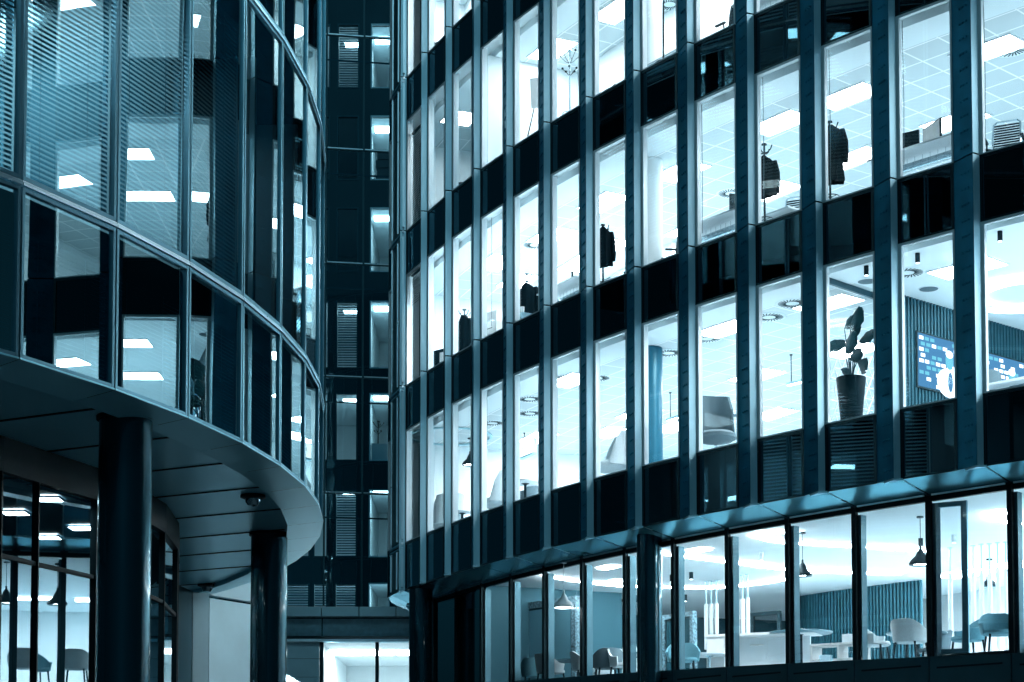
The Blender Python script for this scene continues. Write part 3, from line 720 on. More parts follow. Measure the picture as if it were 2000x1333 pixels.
# ================================================================== FURNITURE BUILDERS (origin on the floor, front towards +y)
def swirl_vent(p, lab, rz=0, r=.27):
    o = thing('ceiling_vent', lab, 'ceiling vent', p, rz, 'round swirl vents in the ceilings')
    m = MB(); m.lathe([(r + .04, -.004), (r + .03, -.012), (.02, -.012)], n=28); m.build('vent_plate', 'offwhite', o, True)
    m = MB()
    for k in range(24):
        a = k * math.pi / 12; d = Vector((math.cos(a + .35), math.sin(a + .35), 0)); c = Vector((math.cos(a), math.sin(a), 0))
        m.box(c * (r * .70) + Vector((0, 0, -.015)), (r * .55, .022, .004), d, Vector((-d.y, d.x, 0)))
    m.build('vent_slots', 'ink', o)
def disc_speaker(p, lab, r=.16):
    o = thing('ceiling_speaker', lab, 'ceiling speaker', p); m = MB(); m.lathe([(r, -.002), (r, -.012), (r * .9, -.016)], n=28); m.build('grille_disc', 'grey', o, True)
    m = MB(); m.lathe([(r + .02, -.001), (r + .02, -.010), (r + .002, -.013)], n=28, cap=False); m.build('trim_ring', 'frame', o, True)
def spot_can(p, lab, h=.16, r=.04, mat='plastic'):
    o = thing('ceiling_spotlight', lab, 'spotlight', p, 0, 'cylinder spotlights')
    m = MB(); m.lathe([(r, 0), (r, -h), (r * .85, -h + .004)], n=16); m.build('can', mat, o, True)
    m = MB(); m.lathe([(r * .7, -h + .001), (r * .7, -h - .004)], n=16); m.build('lens', 'lamp_soft', o, True)
def jacket(mb, c, w=.46, h=.85, d=.20, seed=0, rz=0):
    rnd = random.Random(seed); ph = rnd.random() * 6; rows = []; n = 26
    prof = [(0, .13), (.025, .30), (.07, .58), (.13, .80), (.22, .90), (.36, .86), (.52, .82), (.7, .90), (.86, 1.0), (.97, 1.05), (1.0, 1.0)]
    for f_, k in prof:
        row = []
        for j in range(n):
            a = 2 * math.pi * j / n
            fold = 1 + (.04 + .12 * f_) * math.sin(a * 7 + ph + f_ * 2.2) + .06 * math.sin(a * 3 + ph * 2)
            x, y = w / 2 * k * math.cos(a) * fold, d / 2 * (.75 + .25 * k) * math.sin(a) * fold
            row.append((c[0] + x * math.cos(rz) - y * math.sin(rz), c[1] + x * math.sin(rz) + y * math.cos(rz), c[2] - h * f_ * (1 + .03 * math.sin(a * 2 + ph))))
        rows.append(row)
    mb.grid(rows, True)
    for sx in (-1, 1):
        q = [(sx * w * .42, .02, -.10), (sx * w * .53, .03, -.30), (sx * w * .55, .05, -.52), (sx * w * .53, .06, -.66)]
        mb.tube([(c[0] + x * math.cos(rz) - y * math.sin(rz), c[1] + x * math.sin(rz) + y * math.cos(rz), c[2] + z) for x, y, z in q], [.055, .062, .056, .05], 8)
def coat_stand(p, lab, rz=0, H=1.78, style='hook', mat='chrome', ring=.42):
    o = thing('coat_stand', lab, 'coat stand', p, rz)
    m = MB(); m.tube([(0, 0, .02), (0, 0, H)], .019, 10); m.lathe([(.018, H), (.05, H + .01), (.045, H + .03), (.01, H + .04)], n=14); m.build('pole', mat, o, True)
    for k in range(4):
        a = k * math.pi / 2 + .4; c, s_ = math.cos(a), math.sin(a)
        m = MB(); m.tube([(0, 0, .10), (.16 * c, .16 * s_, .07), (.27 * c, .27 * s_, .015)], .013, 8); m.build('leg', mat, o, True)
    m = MB(); n = 24
    m.tube([(.15 * math.cos(2 * math.pi * k / n), .15 * math.sin(2 * math.pi * k / n), ring) for k in range(n + 1)], .010, 6)
    for k in range(4): m.tube([(0, 0, ring), (.15 * math.cos(k * math.pi / 2), .15 * math.sin(k * math.pi / 2), ring)], .006, 6)
    m.build('umbrella_ring', mat, o, True)
    if style == 'hook':
        for k in range(4):
            a = k * math.pi / 2 + .2; c, s_ = math.cos(a), math.sin(a)
            m = MB(); m.tube([(0, 0, H - .14), (.07 * c, .07 * s_, H - .13), (.13 * c, .13 * s_, H - .09), (.16 * c, .16 * s_, H - .02)], [.012, .011, .010, .012], 8); m.build('hook', mat, o, True)
    else:
        for k in range(10):
            a = k * math.pi / 5; c, s_ = math.cos(a), math.sin(a); up = k % 2 == 0; r0 = .22 if up else .15; z0 = H - .16 if up else H - .42
            m = MB(); m.tube([(0, 0, z0 - .10), (r0 * .5 * c, r0 * .5 * s_, z0 - .02), (r0 * c, r0 * s_, z0 + (.10 if up else .05))], .006, 6)
            e = Vector((r0 * c, r0 * s_, z0 + (.11 if up else .055))); m.lathe([(.002, -.026), (.022, -.012), (.026, 0), (.022, .012), (.002, .026)], e, 10); m.build('hook', 'plastic', o, True)
    return o
def coat(p, lab, h=.95, w=.48, rz=0, seed=0, mat='coat'):
    w *= .86      # p = neck of the coat
    m = MB(); jacket(m, (0, 0, 0), w, h, .22, seed); m.tube([(-.05, 0, -.02), (0, .02, .03), (.05, 0, -.02)], .012, 6)
    o = m.build('coat', mat, None, True, p); o.rotation_euler = (0, 0, rz); return tag(o, lab, 'coat', 'dark coats hanging on the stands')
def office_chair(p, lab, rz=0, mat='plastic', slat=True):
    o = thing('office_chair', lab, 'office chair', p, rz)
    m = MB(); m.lathe([(.03, .08), (.03, .30), (.02, .31), (.02, .46)], n=12); m.build('stem', 'chrome', o, True)
    for k in range(5):
        a = k * 2 * math.pi / 5; m = MB(); m.tube([(0, 0, .11), (.30 * math.cos(a), .30 * math.sin(a), .07)], [.028, .016], 8); m.lathe([(.028, 0), (.028, .05)], (.30 * math.cos(a), .30 * math.sin(a), .0), 10); m.build('leg', mat, o, True)
    m = MB(); rows = [[(x * .25, y * .24, .46 + .03 * (x * x) + .015 * (1 - y) - .03 * max(0, y) ** 2) for x in (-1, -.6, 0, .6, 1)] for y in (-1, -.5, 0, .5, 1)]; m.shell(rows, -.06); m.build('seat', mat, o, True)
    m = MB()
    if slat:
        for sx in (-1, 1): m.tube([(sx * .21, -.22, .52), (sx * .22, -.25, .75), (sx * .21, -.30, 1.02), (sx * .16, -.31, 1.06)], .018, 8)
        m.tube([(-.16, -.31, 1.06), (.16, -.31, 1.06)], .018, 8)
    o2 = None
    if slat:
        o2 = m.build('back_frame', 'chrome', o, True); m = MB()
        for k in range(11):
            z = .56 + k * .043; m.bar((-.20, -.225 - .07 * (z - .55) / .5, z), (.20, -.225 - .07 * (z - .55) / .5, z), .012, .024)
        m.build('back_slats', mat, o2)
    else:
        rows = [[(x * .23 * (1 - .25 * max(0, (f_ - .6)) ** 1), -.24 - .05 * f_ + .07 * x * x, .52 + .52 * f_ - .06 * abs(x) ** 3 * f_) for x in (-1, -.7, -.35, 0, .35, .7, 1)] for f_ in (0, .2, .4, .6, .8, 1)]
        m.shell(rows, -.035); m.build('backrest', mat, o, True)
    for sx in (-1, 1):
        m = MB(); m.tube([(sx * .22, -.12, .46), (sx * .29, -.12, .50), (sx * .29, -.10, .66)], .014, 6); m.box((sx * .29, -.02, .67), (.05, .24, .03)); m.build('armrest', mat, o, True)
    return o
def wing_chair(p, lab, rz=0, mat='pale', high=1.12, legs='chrome'):
    o = thing('wing_armchair', lab, 'armchair', p, rz)
    rows = []
    for k in range(13):                                        # wraparound shell seen as a tall curved back
        f_ = k / 12; row = []
        for j in range(15):
            a = math.pi * (1.08 + .84 * 1.0 * j / 14) if False else math.radians(165 + 210 * j / 14); e = abs(j - 7) / 7
            top = high - (high - .58) * max(0, e - .74) ** 1.4 / (.26 ** 1.4) - .10 * e * e; z = .40 + (top - .40) * f_
            rr = .36 - .04 * f_ + .05 * f_ * f_ * (1 - e)
            row.append((rr * 1.02 * math.cos(a), .95 * rr * math.sin(a) - .08 * f_ * (1 - e), z))
        rows.append(row)
    m = MB(); m.shell(rows, .045); m.build('shell', mat, o, True)
    m = MB(); m.lathe([(.05, .30), (.27, .33), (.34, .40), (.34, .46), (.28, .51), (.02, .52)], (0, .04, 0), 22); m.build('seat', mat, o, True)
    m = MB(); m.lathe([(.03, .04), (.025, .32)], n=12); m.build('stem', legs, o, True)
    for k in range(4):
        a = k * math.pi / 2 + math.pi / 4; m = MB(); m.tube([(0, 0, .06), (.32 * math.cos(a), .32 * math.sin(a), .015)], [.022, .014], 8); m.build('leg', legs, o, True)
    return o
def tub_chair(p, lab, rz=0, mat='pale', grp=None):
    o = thing('tub_chair', lab, 'chair', p, rz, grp)
    rows = []
    for k in range(9):
        f_ = k / 8; row = []
        for j in range(17):
            a = math.radians(160 + 220 * j / 16); e = abs(j - 8) / 8
            top = .80 - .20 * min(1, max(0, e - .28) / .5) ** 1.3 ; z = .42 + (top - .42) * f_; rr = .27 + .035 * f_
            row.append((rr * math.cos(a), rr * .95 * math.sin(a) - .03 * f_ * (1 - e), z))
        rows.append(row)
    m = MB(); m.shell(rows, .035); m.build('backrest', mat, o, True)
    m = MB(); m.lathe([(.05, .40), (.25, .40), (.285, .43), (.27, .475), (.02, .49)], (0, .01, 0), 22); m.build('seat', mat, o, True)
    for sx in (-1, 1):
        for sy in (-1, 1):
            m = MB(); m.tube([(sx * .19, sy * .18, .41), (sx * .23, sy * .22, 0)], [.02, .013], 8); m.build('leg', 'plastic', o, True)
    return o
def round_table(p, lab, r=.35, h=.72, mat='desk', leg='plastic', foot=.22):
    o = thing('round_table', lab, 'table', p)
    m = MB(); m.lathe([(r - .02, h - .03), (r, h - .02), (r, h), (r - .01, h + .003)], n=36); m.build('table_top', mat, o, True)
    m = MB(); m.lathe([(foot, 0), (foot, .015), (.035, .03), (.03, h - .06), (.09, h - .03)], n=24); m.build('pedestal', leg, o, True)
    return o
def desk(p, lab, rz=0, w=1.6, d=.8, h=.74):
    o = thing('desk', lab, 'desk', p, rz)
    m = MB(); m.box((0, 0, h), (w, d, .03)); m.build('desk_top', 'desk', o)
    for sx in (-1, 1):
        m = MB(); m.box((sx * (w / 2 - .04), 0, h / 2 - .01), (.05, .06, h - .03)); m.box((sx * (w / 2 - .04), 0, .02), (.06, d - .08, .04)); m.build('leg', 'chrome', o)
    m = MB(); m.box((0, .05, h - .12), (w - .2, .03, .10)); m.build('beam', 'chrome', o)
    m = MB()
    for k in range(9): m.tube([(-w * .35 + k * w * .0875, -.05, h - .03), (-w * .35 + k * w * .0875, -.05, h - .17), (-w * .35 + k * w * .0875, .12, h - .17)], .005, 5)
    for y in (-.05, .03, .12): m.tube([(-w * .35, y, h - .17), (w * .35, y, h - .17)], .005, 5)
    m.build('cable_tray', 'chrome', o)
    return o
def monitor(p, lab, rz=0, w=.56, h=.34, back=True):
    o = thing('monitor', lab, 'monitor', p, rz)
    m = MB(); m.box((0, 0, .13 + h / 2), (w, .035, h)); m.build('housing', 'plastic', o)
    m = MB(); m.box((0, .0195, .13 + h / 2), (w - .04, .004, h - .04)); m.build('screen', 'card', o)
    m = MB(); m.box((0, -.03, .12), (.05, .03, .22)); m.lathe([(.11, 0), (.11, .012), (.03, .02)], (0, -.03, 0), 20); m.build('stand', 'plastic', o)
    return o
def pendant(p, lab, drop, r=.2, mat='plastic', grp='bell shaped pendant lamps'):    # p on the ceiling
    o = thing('pendant_lamp', lab, 'pendant lamp', p, 0, grp)
    m = MB(); m.lathe([(.06, 0), (.06, -.025), (.01, -.03)], n=18); m.build('ceiling_rose', mat, o, True)
    m = MB(); m.tube([(0, 0, -.02), (0, 0, -drop + r * 1.3)], .006, 6); m.build('cord', mat, o)
    h = r * 1.45; z = -drop
    prof = [(.018, h + .06), (.022, h), (.05, h * .86), (r * .45, h * .55), (r * .82, h * .32), (r, h * .12), (r * .97, 0)]
    m = MB(); m.lathe([(a, z + b) for a, b in prof] + [(a * .95, z + b - .004) for a, b in reversed(prof[2:])], n=28, cap=False); m.build('lamp_shade', mat, o, True)
    m = MB(); m.lathe([(r * .80, z + .035), (r * .80, z + .03)], n=24); m.build('bulb_disc', 'lamp_bright', o)
    return o
def box_obj(name, cat, p, size, mat, lab, rz=0, flap=None):
    o = thing(name, lab, cat, p, rz); m = MB(); m.box((0, 0, size[2] / 2), size); b = m.build('body', mat, o)
    m = MB(); m.box((0, 0, size[2] + .006), (size[0] + .01, size[1] + .01, .012)); m.build('lid', mat, o)
    return o
def fA(px): return None
S_ = SILL
def put(px, t, row): u = at(px, t, S_[row]); p = F3(u, t, S_[row]); return p, ang(u) - math.pi / 2     # place and turn so that +y points into the room

# ================================================================== VENTS, SPOTS, SPEAKERS
for row, px, py, lab in (('A', 1308, 8, 'dark slotted swirl vent beside the white column on the upper floor'), ('B', 1972, 97, 'black slotted swirl vent at the right edge of the middle floor ceiling'),
    ('B', 1045, 478, 'swirl vent above the coat beside the paper cup'), ('B', 1428, 377, 'swirl vent low over the desk with the thin screen'), ('C', 1110, 737, 'swirl vent beside the bright ceiling light above the lit hanging sign'),
    ('C', 1035, 779, 'upper one of two swirl vents above the lit hanging sign'), ('C', 1035, 807, 'lower one of two swirl vents above the lit hanging sign'), ('C', 962, 826, 'swirl vent above the two black pendant lamps'),
    ('C', 1166, 738, 'swirl vent above the pale wing chair with the striped reflection'), ('C', 1306, 689, 'swirl vent beside the head of the teal column'), ('C', 1380, 661, 'swirl vent under the bright ceiling light above the grey wing chair'),
    ('C', 1502, 619, 'darkest swirl vent in the window left of the potted plant'), ('C', 1538, 802, 'lowest swirl vent left of the potted plant'), ('C', 1548, 592, 'faint swirl vent cut by the fin left of the potted plant'),
    ('C', 1772, 532, 'round vent above the slatted wall near the spotlight')):
    p = on_z(px, py, S_[row] + WH + .016); swirl_vent(p, lab, ang(at(px, 1, S_[row])))
for px, py, lab in ((1814, 564, 'grey round speaker in the ceiling above the screen'), (1430, 811, 'dark round ceiling speaker beside the grey wing chair'), (1694, 549, 'small round speaker above the potted plant')): disc_speaker(on_z(px, py, S_['C'] + WH + .016), lab)
for px, py, lab in ((1692, 520, 'black cylinder spotlight above the potted plant'), (1792, 495, 'black cylinder spotlight above the slatted wall'), (1953, 452, 'black cylinder spotlight over the meeting table'), ): spot_can(on_z(px, py, S_['C'] + WH + .012), lab)
for px, py, lab in ((1312, 1123, 'leftmost black spotlight of three in a row above the lounge'), (1331, 1121, 'middle black spotlight of three in a row above the lounge'), (1350, 1118, 'rightmost black spotlight of three in a row above the lounge'), (1338, 1162, 'lone black spotlight below the row of three'),
    (1487, 1080, 'white cylinder spotlight near the first glowing ceiling line'), (1863, 1045, 'grey cylinder spotlight beside the open window leaf'), (1798, 1052, 'black cylinder spotlight behind the large pendant lamp')): spot_can(on_z(px, py, GH - .005), lab, .15, .045, 'pale' if lab[0] in 'wg' else 'plastic')

# ================================================================== LOWEST OFFICE FLOOR (row C)
cC = S_['C'] + WH + .012
p, r = put(872, .9, 'C'); wing_chair(p, 'tall pale wing chair left of the small round table, under the pendants', r + 1.9, 'pale')
p, r = put(903, 1.1, 'C'); round_table(p, 'small pale round table between wing chairs under the pendants', .26, .66)
p, r = put(973, .85, 'C'); wing_chair(p, 'pale wing chair with a dark cushion left of the table with a dark dish', r + 2.5, 'pale')
p, r = put(1026, 1.0, 'C'); t1 = round_table(p, 'round table carrying a dark dish under the lit sign', .34, .72)
m = MB(); m.lathe([(.05, 0), (.14, .02), (.17, .045), (.16, .045), (.10, .025)], n=22); tag(m.build('dish', 'plastic', None, True, (p.x - .05, p.y, p.z + .724)), 'dark shallow dish on the round table', 'dish')
p, r = put(1014, 2.0, 'C'); wing_chair(p, 'grey wing chair behind the round table under the lit sign', r + 3.0, 'grey')
p, r = put(1196, .85, 'C'); wing_chair(p, 'pale wing chair beside the teal column, striped by a blind reflection', r + 2.7, 'pale')
p, r = put(1398, .75, 'C'); wing_chair(p, 'grey high backed wing chair seen from its side behind the glass', r - 1.75, 'grey', 1.28)
for px, py, drop, lab in ((897, 880, .68, 'nearer black bell pendant over the wing chairs'), (918, 856, .66, 'farther black bell pendant over the wing chairs')): pendant(on_z(px, py, cC), lab, drop, .19)
# lit hanging sign
p = on_z(1024, 846, cC); u = at(1034, 1.6, cC); sg = thing('hanging_sign', 'lit white hanging sign with faint pale lettering under the ceiling', 'sign', (p.x, p.y, cC), math.atan2(tang(u).y, tang(u).x))
m = MB(); m.tube([(.0, 0, 0), (.0, 0, -.20)], .012, 8); m.lathe([(.03, 0), (.03, -.012)], n=12); m.build('hanger', 'plastic', sg)
m = MB(); m.box((.16, 0, -.39), (.86, .07, .36)); m.build('housing', 'frame', sg)
m = MB(); m.box((.16, -.0375, -.39), (.83, .004, .33)); m.build('lit_face', 'sign', sg)
m = MB(); m.box((.16, 0, -.585), (.80, .10, .03)); m.build('base_rail', 'louvre', sg)
text_mesh('AEGIS', .17, 'letter', 'lettering', sg, Matrix.Translation((.16, -.041, -.38)) @ Matrix.Rotation(math.pi / 2, 4, 'X'))
for k, (px, py, lab) in enumerate(((1309, 767, 'slim linear pendant hanging right of the teal column'), (1545, 693, 'slim linear pendant hanging left of the potted plant'))):
    p = on_z(px, py, cC); u = at(px, 2, cC); o = thing('linear_pendant', lab, 'pendant lamp', p, math.atan2(tang(u).y, tang(u).x), 'slim linear pendants')
    m = MB(); m.tube([(0, 0, 0), (.0, 0, -.55)], .010, 8); m.lathe([(.03, 0), (.03, -.02)], n=12); m.build('rod', 'plastic', o)
    m = MB(); m.box((.40, 0, -.575), (1.0, .07, .05)); m.build('lamp_body', 'louvre', o); m = MB(); m.box((.40, 0, -.604), (.96, .05, .006)); m.build('lamp_strip', 'led', o)
# potted plant
p, r = put(1663, .55, 'C'); pl = thing('potted_plant', 'large leaved plant in a tall dark tapered pot behind the glass', 'plant', p, r)
m = MB(); m.lathe([(.02, 0), (.165, .0), (.17, .01), (.225, .62), (.245, .82), (.245, .84), (.215, .84), (.20, .78), (.02, .78)], n=36); m.build('pot', 'pot', pl, True)
m = MB(); m.lathe([(.2, .77), (.2, .785)], n=24); m.build('soil', 'ink', pl)
def big_leaf(base, mid, tip, w, droop):
    b, t_ = Vector(mid), Vector(tip); ax = (t_ - b); L = ax.length; ax.normalize(); sd = ax.cross(Vector((0.2, 1, .1))).normalized(); up = sd.cross(ax)
    rows = []
    for k in range(9):
        f_ = k / 8; ww = .85 * w * (math.sin(math.pi * min(1, f_ * .92 + .06)) ** .75); rows.append([b + ax * L * f_ + sd * ww * e * (1 + .08 * math.sin(k * 2.1 + e)) + up * (.18 * w * (e * e) * 2 - droop * f_ * f_) for e in (-1, -.5, 0, .5, 1)])
    m = MB(); m.shell(rows, .004); m.build('leaf', 'leaf', pl, True)
    m = MB(); s0 = Vector(base); m.tube([s0, s0.lerp(b, .5) + Vector((0, 0, .05)), b], [.012, .010, .007], 7); m.build('leaf_stalk', 'leaf', pl, True)
for base, mid, tip, w, dr in (((0, 0, .8), (-.02, .02, 1.66), (.16, .02, 2.02), .19, .0), ((.02, .02, .8), (.02, .05, 1.55), (.02, .05, 1.80), .16, .02), ((-.02, 0, .8), (-.12, .0, 1.28), (.08, -.02, 1.62), .17, .02), ((.02, .02, .8), (-.12, .0, 1.46), (-.56, .02, 1.44), .12, .14),
    ((.03, 0, .8), (.17, .0, 1.42), (.56, .03, 1.52), .11, .12), ((0, -.03, .8), (-.02, -.02, 1.16), (.28, -.04, 1.24), .14, .03), ((.02, 0, .8), (.15, -.02, 1.08), (.40, -.03, .88), .16, .10), ((-.03, 0, .8), (-.06, .0, .92), (-.22, 0, 1.03), .08, .0), ((.0, .0, .8), (-.16, .04, 1.72), (.04, .05, 1.90), .12, .03)):
    big_leaf(base, mid, tip, w, dr)
# glazed partition with white triangle lattice behind the plant
pa, pb_ = on_z(1613, 547, cC - .05), on_z(1760, 597, cC - .05); pd = (pb_ - pa).normalized()
m = MB(); m.bar(pa, pb_ + pd * 1.2, .05, .10); P(m, 'partition_head', 'plinth')
m = MB(); e = pb_ + pd * 1.2; m.quad((pa.x, pa.y, S_['C']), (e.x, e.y, S_['C']), (e.x, e.y, cC - .1), (pa.x, pa.y, cC - .1)); P(m, 'glass_partition', 'glass')
def tri_lattice(mb, a0, d, L, z0, nrow, size, r=.008, keep=.88):    # triangles on an upright plane from a0 along d
    for rr in range(nrow):
        for cc in range(int(L / size)):
            o_ = (rr % 2) * .5; q = [a0 + d * (size * (cc + o_ + k)) for k in (0, 1, .5)]; z = z0 + rr * size * .87
            p = [Vector((q[0].x, q[0].y, z)), Vector((q[1].x, q[1].y, z)), Vector((q[2].x, q[2].y, z + size * .87))]
            for i_, j_ in ((0, 1), (0, 2), (1, 2)):
                if random.random() < keep: mb.bar(p[i_], p[j_], r * 2, r * 2)
lt = MB(); tri_lattice(lt, pa + pd * .1, pd, 2.6, S_['C'] + .2, 7, .22, .007)
tag(lt.build('lattice_screen', 'frame'), 'white triangle lattice screen behind the potted plant', 'screen')
# slatted timber wall with two screens (meeting room)
m = MB(); curved_box(m, 9.75, 9.80, 1.9, 9, S_['C'], cC); P(m, 'meeting_room_wall', 'tealwall')
m = MB(); t = 1.95
while t < 8.9: curved_box(m, 9.80, 9.833, t, t + .045, S_['C'], cC - .002); t += .095
P(m, 'timber_slats', 'slatwood')
wl_ = MB()
def wall_screen(t0, t1, z0, z1, lab, full=True):
    u = 9.85; a, b = F3(u, t0, 0), F3(u, t1, 0); ax = (b - a); Lw = ax.length; ax.normalize(); nn = Vector((ax.y, -ax.x, 0))
    if nn.dot(Vector((tang(u).x, tang(u).y, 0))) < 0: nn = -nn
    o = thing('wall_screen', lab, 'screen', (a.x, a.y, z0), 0, None); H_ = z1 - z0
    def rect(s0, s1, h0, h1, off, mat, name, par=o):
        m = MB(); c = ax * ((s0 + s1) / 2 * Lw) + nn * off + Vector((0, 0, (h0 + h1) / 2 * H_)); m.box(c, ((s1 - s0) * Lw, .008, (h1 - h0) * H_), ax, nn); return m.build(name, mat, par)
    m = MB(); m.box(ax * (Lw / 2) + nn * -.02 + Vector((0, 0, H_ / 2)), (Lw, .05, H_), ax, nn); m.build('housing', 'ink', o)
    pic = rect(.02, .98, .03, .97, .008, 'tv_blue', 'screen_picture')
    rnd = random.Random(int(t0 * 10)); m = MB(); m2 = MB()
    for iy in range(9):
        for ix in range(9):
            if rnd.random() < .62:
                s0 = .04 + ix * .104 + (.03 if iy % 2 else 0); h0 = .05 + iy * .102; mm = m if rnd.random() < .6 else m2
                c = ax * ((s0 + .035) * Lw) + nn * .014 + Vector((0, 0, (h0 + .03) * H_)); mm.box(c, (.075 * Lw, .004, .06 * H_), ax, nn)
    m.build('pale_blocks', 'tv_pale', pic); m2.build('teal_blocks', 'tv_mid', pic)
    m = MB(); cx = .60 * Lw                                     # a seated speaker: cap, face, shoulders as flat picture shapes
    def disc(cx_, cz_, rx, rz_, off, mb): mb.poly([ax * (cx_ + rx * math.cos(q * math.pi / 8)) + nn * off + Vector((0, 0, cz_ + rz_ * math.sin(q * math.pi / 8))) for q in range(16)])
    disc(cx, .60 * H_, .075 * Lw, .16 * H_, .0185, m); m.build('pictured_head', 'tv_mid', pic)
    m = MB(); disc(cx, .20 * H_, .24 * Lw, .27 * H_, .0175, m); disc(cx, .72 * H_, .07 * Lw, .07 * H_, .0195, m); m.build('pictured_shirt', 'tv_pale', pic)
    m = MB(); disc(cx + .02, .22 * H_, .05 * Lw, .18 * H_, .0205, m); m.build('pictured_shadow', 'tv_blue', pic)
zt0, zt1 = S_['C'] + .35, S_['C'] + 1.75
wall_screen(2.72, 4.25, S_['C'] + 1.08, S_['C'] + 2.08, 'wide wall screen showing a seated speaker before a blue board')
wall_screen(4.62, 6.15, S_['C'] + 1.08, S_['C'] + 2.05, 'farther wall screen showing a speaker, behind the meeting chair')
p, r = put(1936, 2.7, 'C'); office_chair(p, 'padded grey meeting chair in front of the farther wall screen', r + .4, 'grey', False)
o = thing('meeting_table', 'pale meeting table with a slim lid at the right edge', 'table', *put(2015, 2.75, 'C'))
m = MB(); m.box((0, 0, .72), (2.2, 1.1, .04)); m.build('table_top', 'desk', o); m = MB(); m.box((.0, 0, .35), (.5, .5, .70)); m.build('table_base', 'grey', o)
# ring lamp
rp = on_z(2010, 572, cC); rp2 = rp; o = thing('ring_lamp', 'large glowing ring lamp in the meeting room ceiling', 'ceiling light', (rp.x, rp.y, cC), 0)
for rad, nm in ((1.15, 'outer_ring'), (.80, 'inner_ring')):
    m = MB(); n = 40; rows_ = [[(rd * math.cos(2 * math.pi * k / n), rd * math.sin(2 * math.pi * k / n), zz) for k in range(n)] for rd, zz in ((rad, -.001), (rad, -.05), (rad - .05, -.05), (rad - .05, -.001))]; m.grid(rows_, True); m.build(nm, 'lamp_soft', o, True)
# ceiling recess ring on the left
rp = on_z(880, 850, cC + .0); m = MB(); m.lathe([(1.0, -.02), (1.0, -.055), (.94, -.055), (.94, -.02)], (0, 0, 0), 40, False); tag(m.build('ceiling_ring', 'louvre', None, True, (rp.x, rp.y, cC)), 'thin dark ring under the ceiling above the wing chairs', 'ceiling ring')

# ================================================================== MIDDLE OFFICE FLOOR (row B)
p, r = put(858, .9, 'B'); o = box_obj('cabinet', 'cabinet', p, (.75, .45, .92), 'plastic', 'dark filing cabinet with white files behind the second narrow window', r + .5)
m = MB(); m.box((.30, -.23, .45), (.14, .012, .8)); m.build('file_front', 'card', o)
p, r = put(907, .6, 'B'); coat_stand(p, 'steel coat stand carrying a long black coat behind the narrow window', r, 1.28, 'hook', 'grey', .18); coat((p.x, p.y - .02, p.z + 1.16), 'long black coat on the short steel stand in a narrow window', .88, .42, r + .3, 1)
p, r = put(968, .95, 'B'); desk(p, 'small desk with a printer and a white carton', r, 1.0, .7, .70); box_obj('printer', 'printer', (p.x + .03, p.y + .05, p.z + .716), (.42, .40, .30), 'card', 'white printer on the desk above the leaning carton', r + .3)
p, r = put(966, .42, 'B'); o = box_obj('carton', 'box', p, (.44, .24, .46), 'card', 'white cardboard carton with black print by the window', r + .2)
m = MB(); m.box((.05, -.122, .16), (.08, .004, .08)); m.box((-.02, -.122, .34), (.2, .004, .015)); m.box((-.12, -.122, .24), (.02, .004, .1)); m.build('print', 'ink', o)
p, r = put(1029, .7, 'B'); coat_stand(p, 'steel stand hidden under the bulky dark coat', r, 1.30, 'hook', 'grey', .2); coat((p.x, p.y, p.z + 1.12), 'bulky dark coat behind the paper cup', .95, .52, r + .6, 5)
p, r = put(1022, .35, 'B'); o = box_obj('drawer_unit', 'drawers', p, (.42, .30, .26), 'louvre', 'low grey drawer unit by the glass under the paper cup', r)
m = MB(); m.lathe([(.035, 0), (.045, .16), (.047, .17), (.04, .17)], n=18); tag(m.build('paper_cup', 'card', None, True, (p.x - .02, p.y - .02, p.z + .275)), 'tall white paper cup on the drawer unit', 'cup')
p, r = put(1118, .85, 'B'); desk(p, 'desk with cable tray and monitor above the fourth middle sill', r, 1.5, .8, .62); monitor((p.x, p.y + .1, p.z + .64), 'monitor with a white notice on the desk beside the coat stand', r + 2.6, .5, .30)
p, r = put(1178, .6, 'B'); coat_stand(p, 'black coat stand with a drooping coat beside the slatted chair', r, 1.45, 'hook', 'plastic', .3); coat((p.x, p.y, p.z + 1.42), 'drooping black coat on the black stand', .78, .42, r + .9, 9)
p, r = put(1212, 1.6, 'B'); office_chair(p, 'slat backed office chair beside the black coat stand', r + 3.3, 'plastic'); p, r = put(1190, 1.5, 'B'); desk(p, 'desk behind the drooping black coat', r, 1.3, .8, .62)
p, r = put(1306, 1.25, 'B'); office_chair(p, 'black solid backed office chair beside the white column', r + 2.6, 'plastic', False)
p, r = put(1412, .8, 'B'); desk(p, 'pale desk in the window right of the white column', r, 1.5, .8, .62); monitor((p.x + .36, p.y - .1, p.z + .64), 'thin monitor seen edge on, on the pale desk', r + 1.3, .55, .34)
p, r = put(1494, .55, 'B'); coat_stand(p, 'coat stand with a short black jacket at a window edge', r, 1.62, 'hook', 'plastic', .3); coat((p.x, p.y, p.z + 1.42), 'short black jacket on the stand left of the slatted chair', .72, .46, r + .5, 12)
p, r = put(1549, 1.5, 'B'); office_chair(p, 'slat backed chair below the brightest ceiling lamp', r + 3.6, 'plastic'); p, r = put(1520, 1.5, 'B'); desk(p, 'desk behind the short black jacket', r, 1.2, .7, .66)
p, r = put(1622, .5, 'B'); coat_stand(p, 'coat stand with a long striped coat beside the riveted fin', r, 1.55, 'hook', 'plastic', .28); coat((p.x + .03, p.y, p.z + 1.5), 'long black coat hanging at the window of the widest lit bays', 1.0, .5, r + .2, 21)
p, r = put(1806, .85, 'B'); desk(p, 'long pale desk seen from below with a cable tray', r, 1.7, .8, .66); monitor((p.x + .15, p.y + .05, p.z + .68), 'framed monitor on the long pale desk', r + 2.7, .55, .36); p2, r2 = put(1790, .8, 'B'); monitor((p2.x - .1, p2.y + .35, p2.z + .68), 'dark monitor turned away on the long pale desk', r + .2, .5, .34)
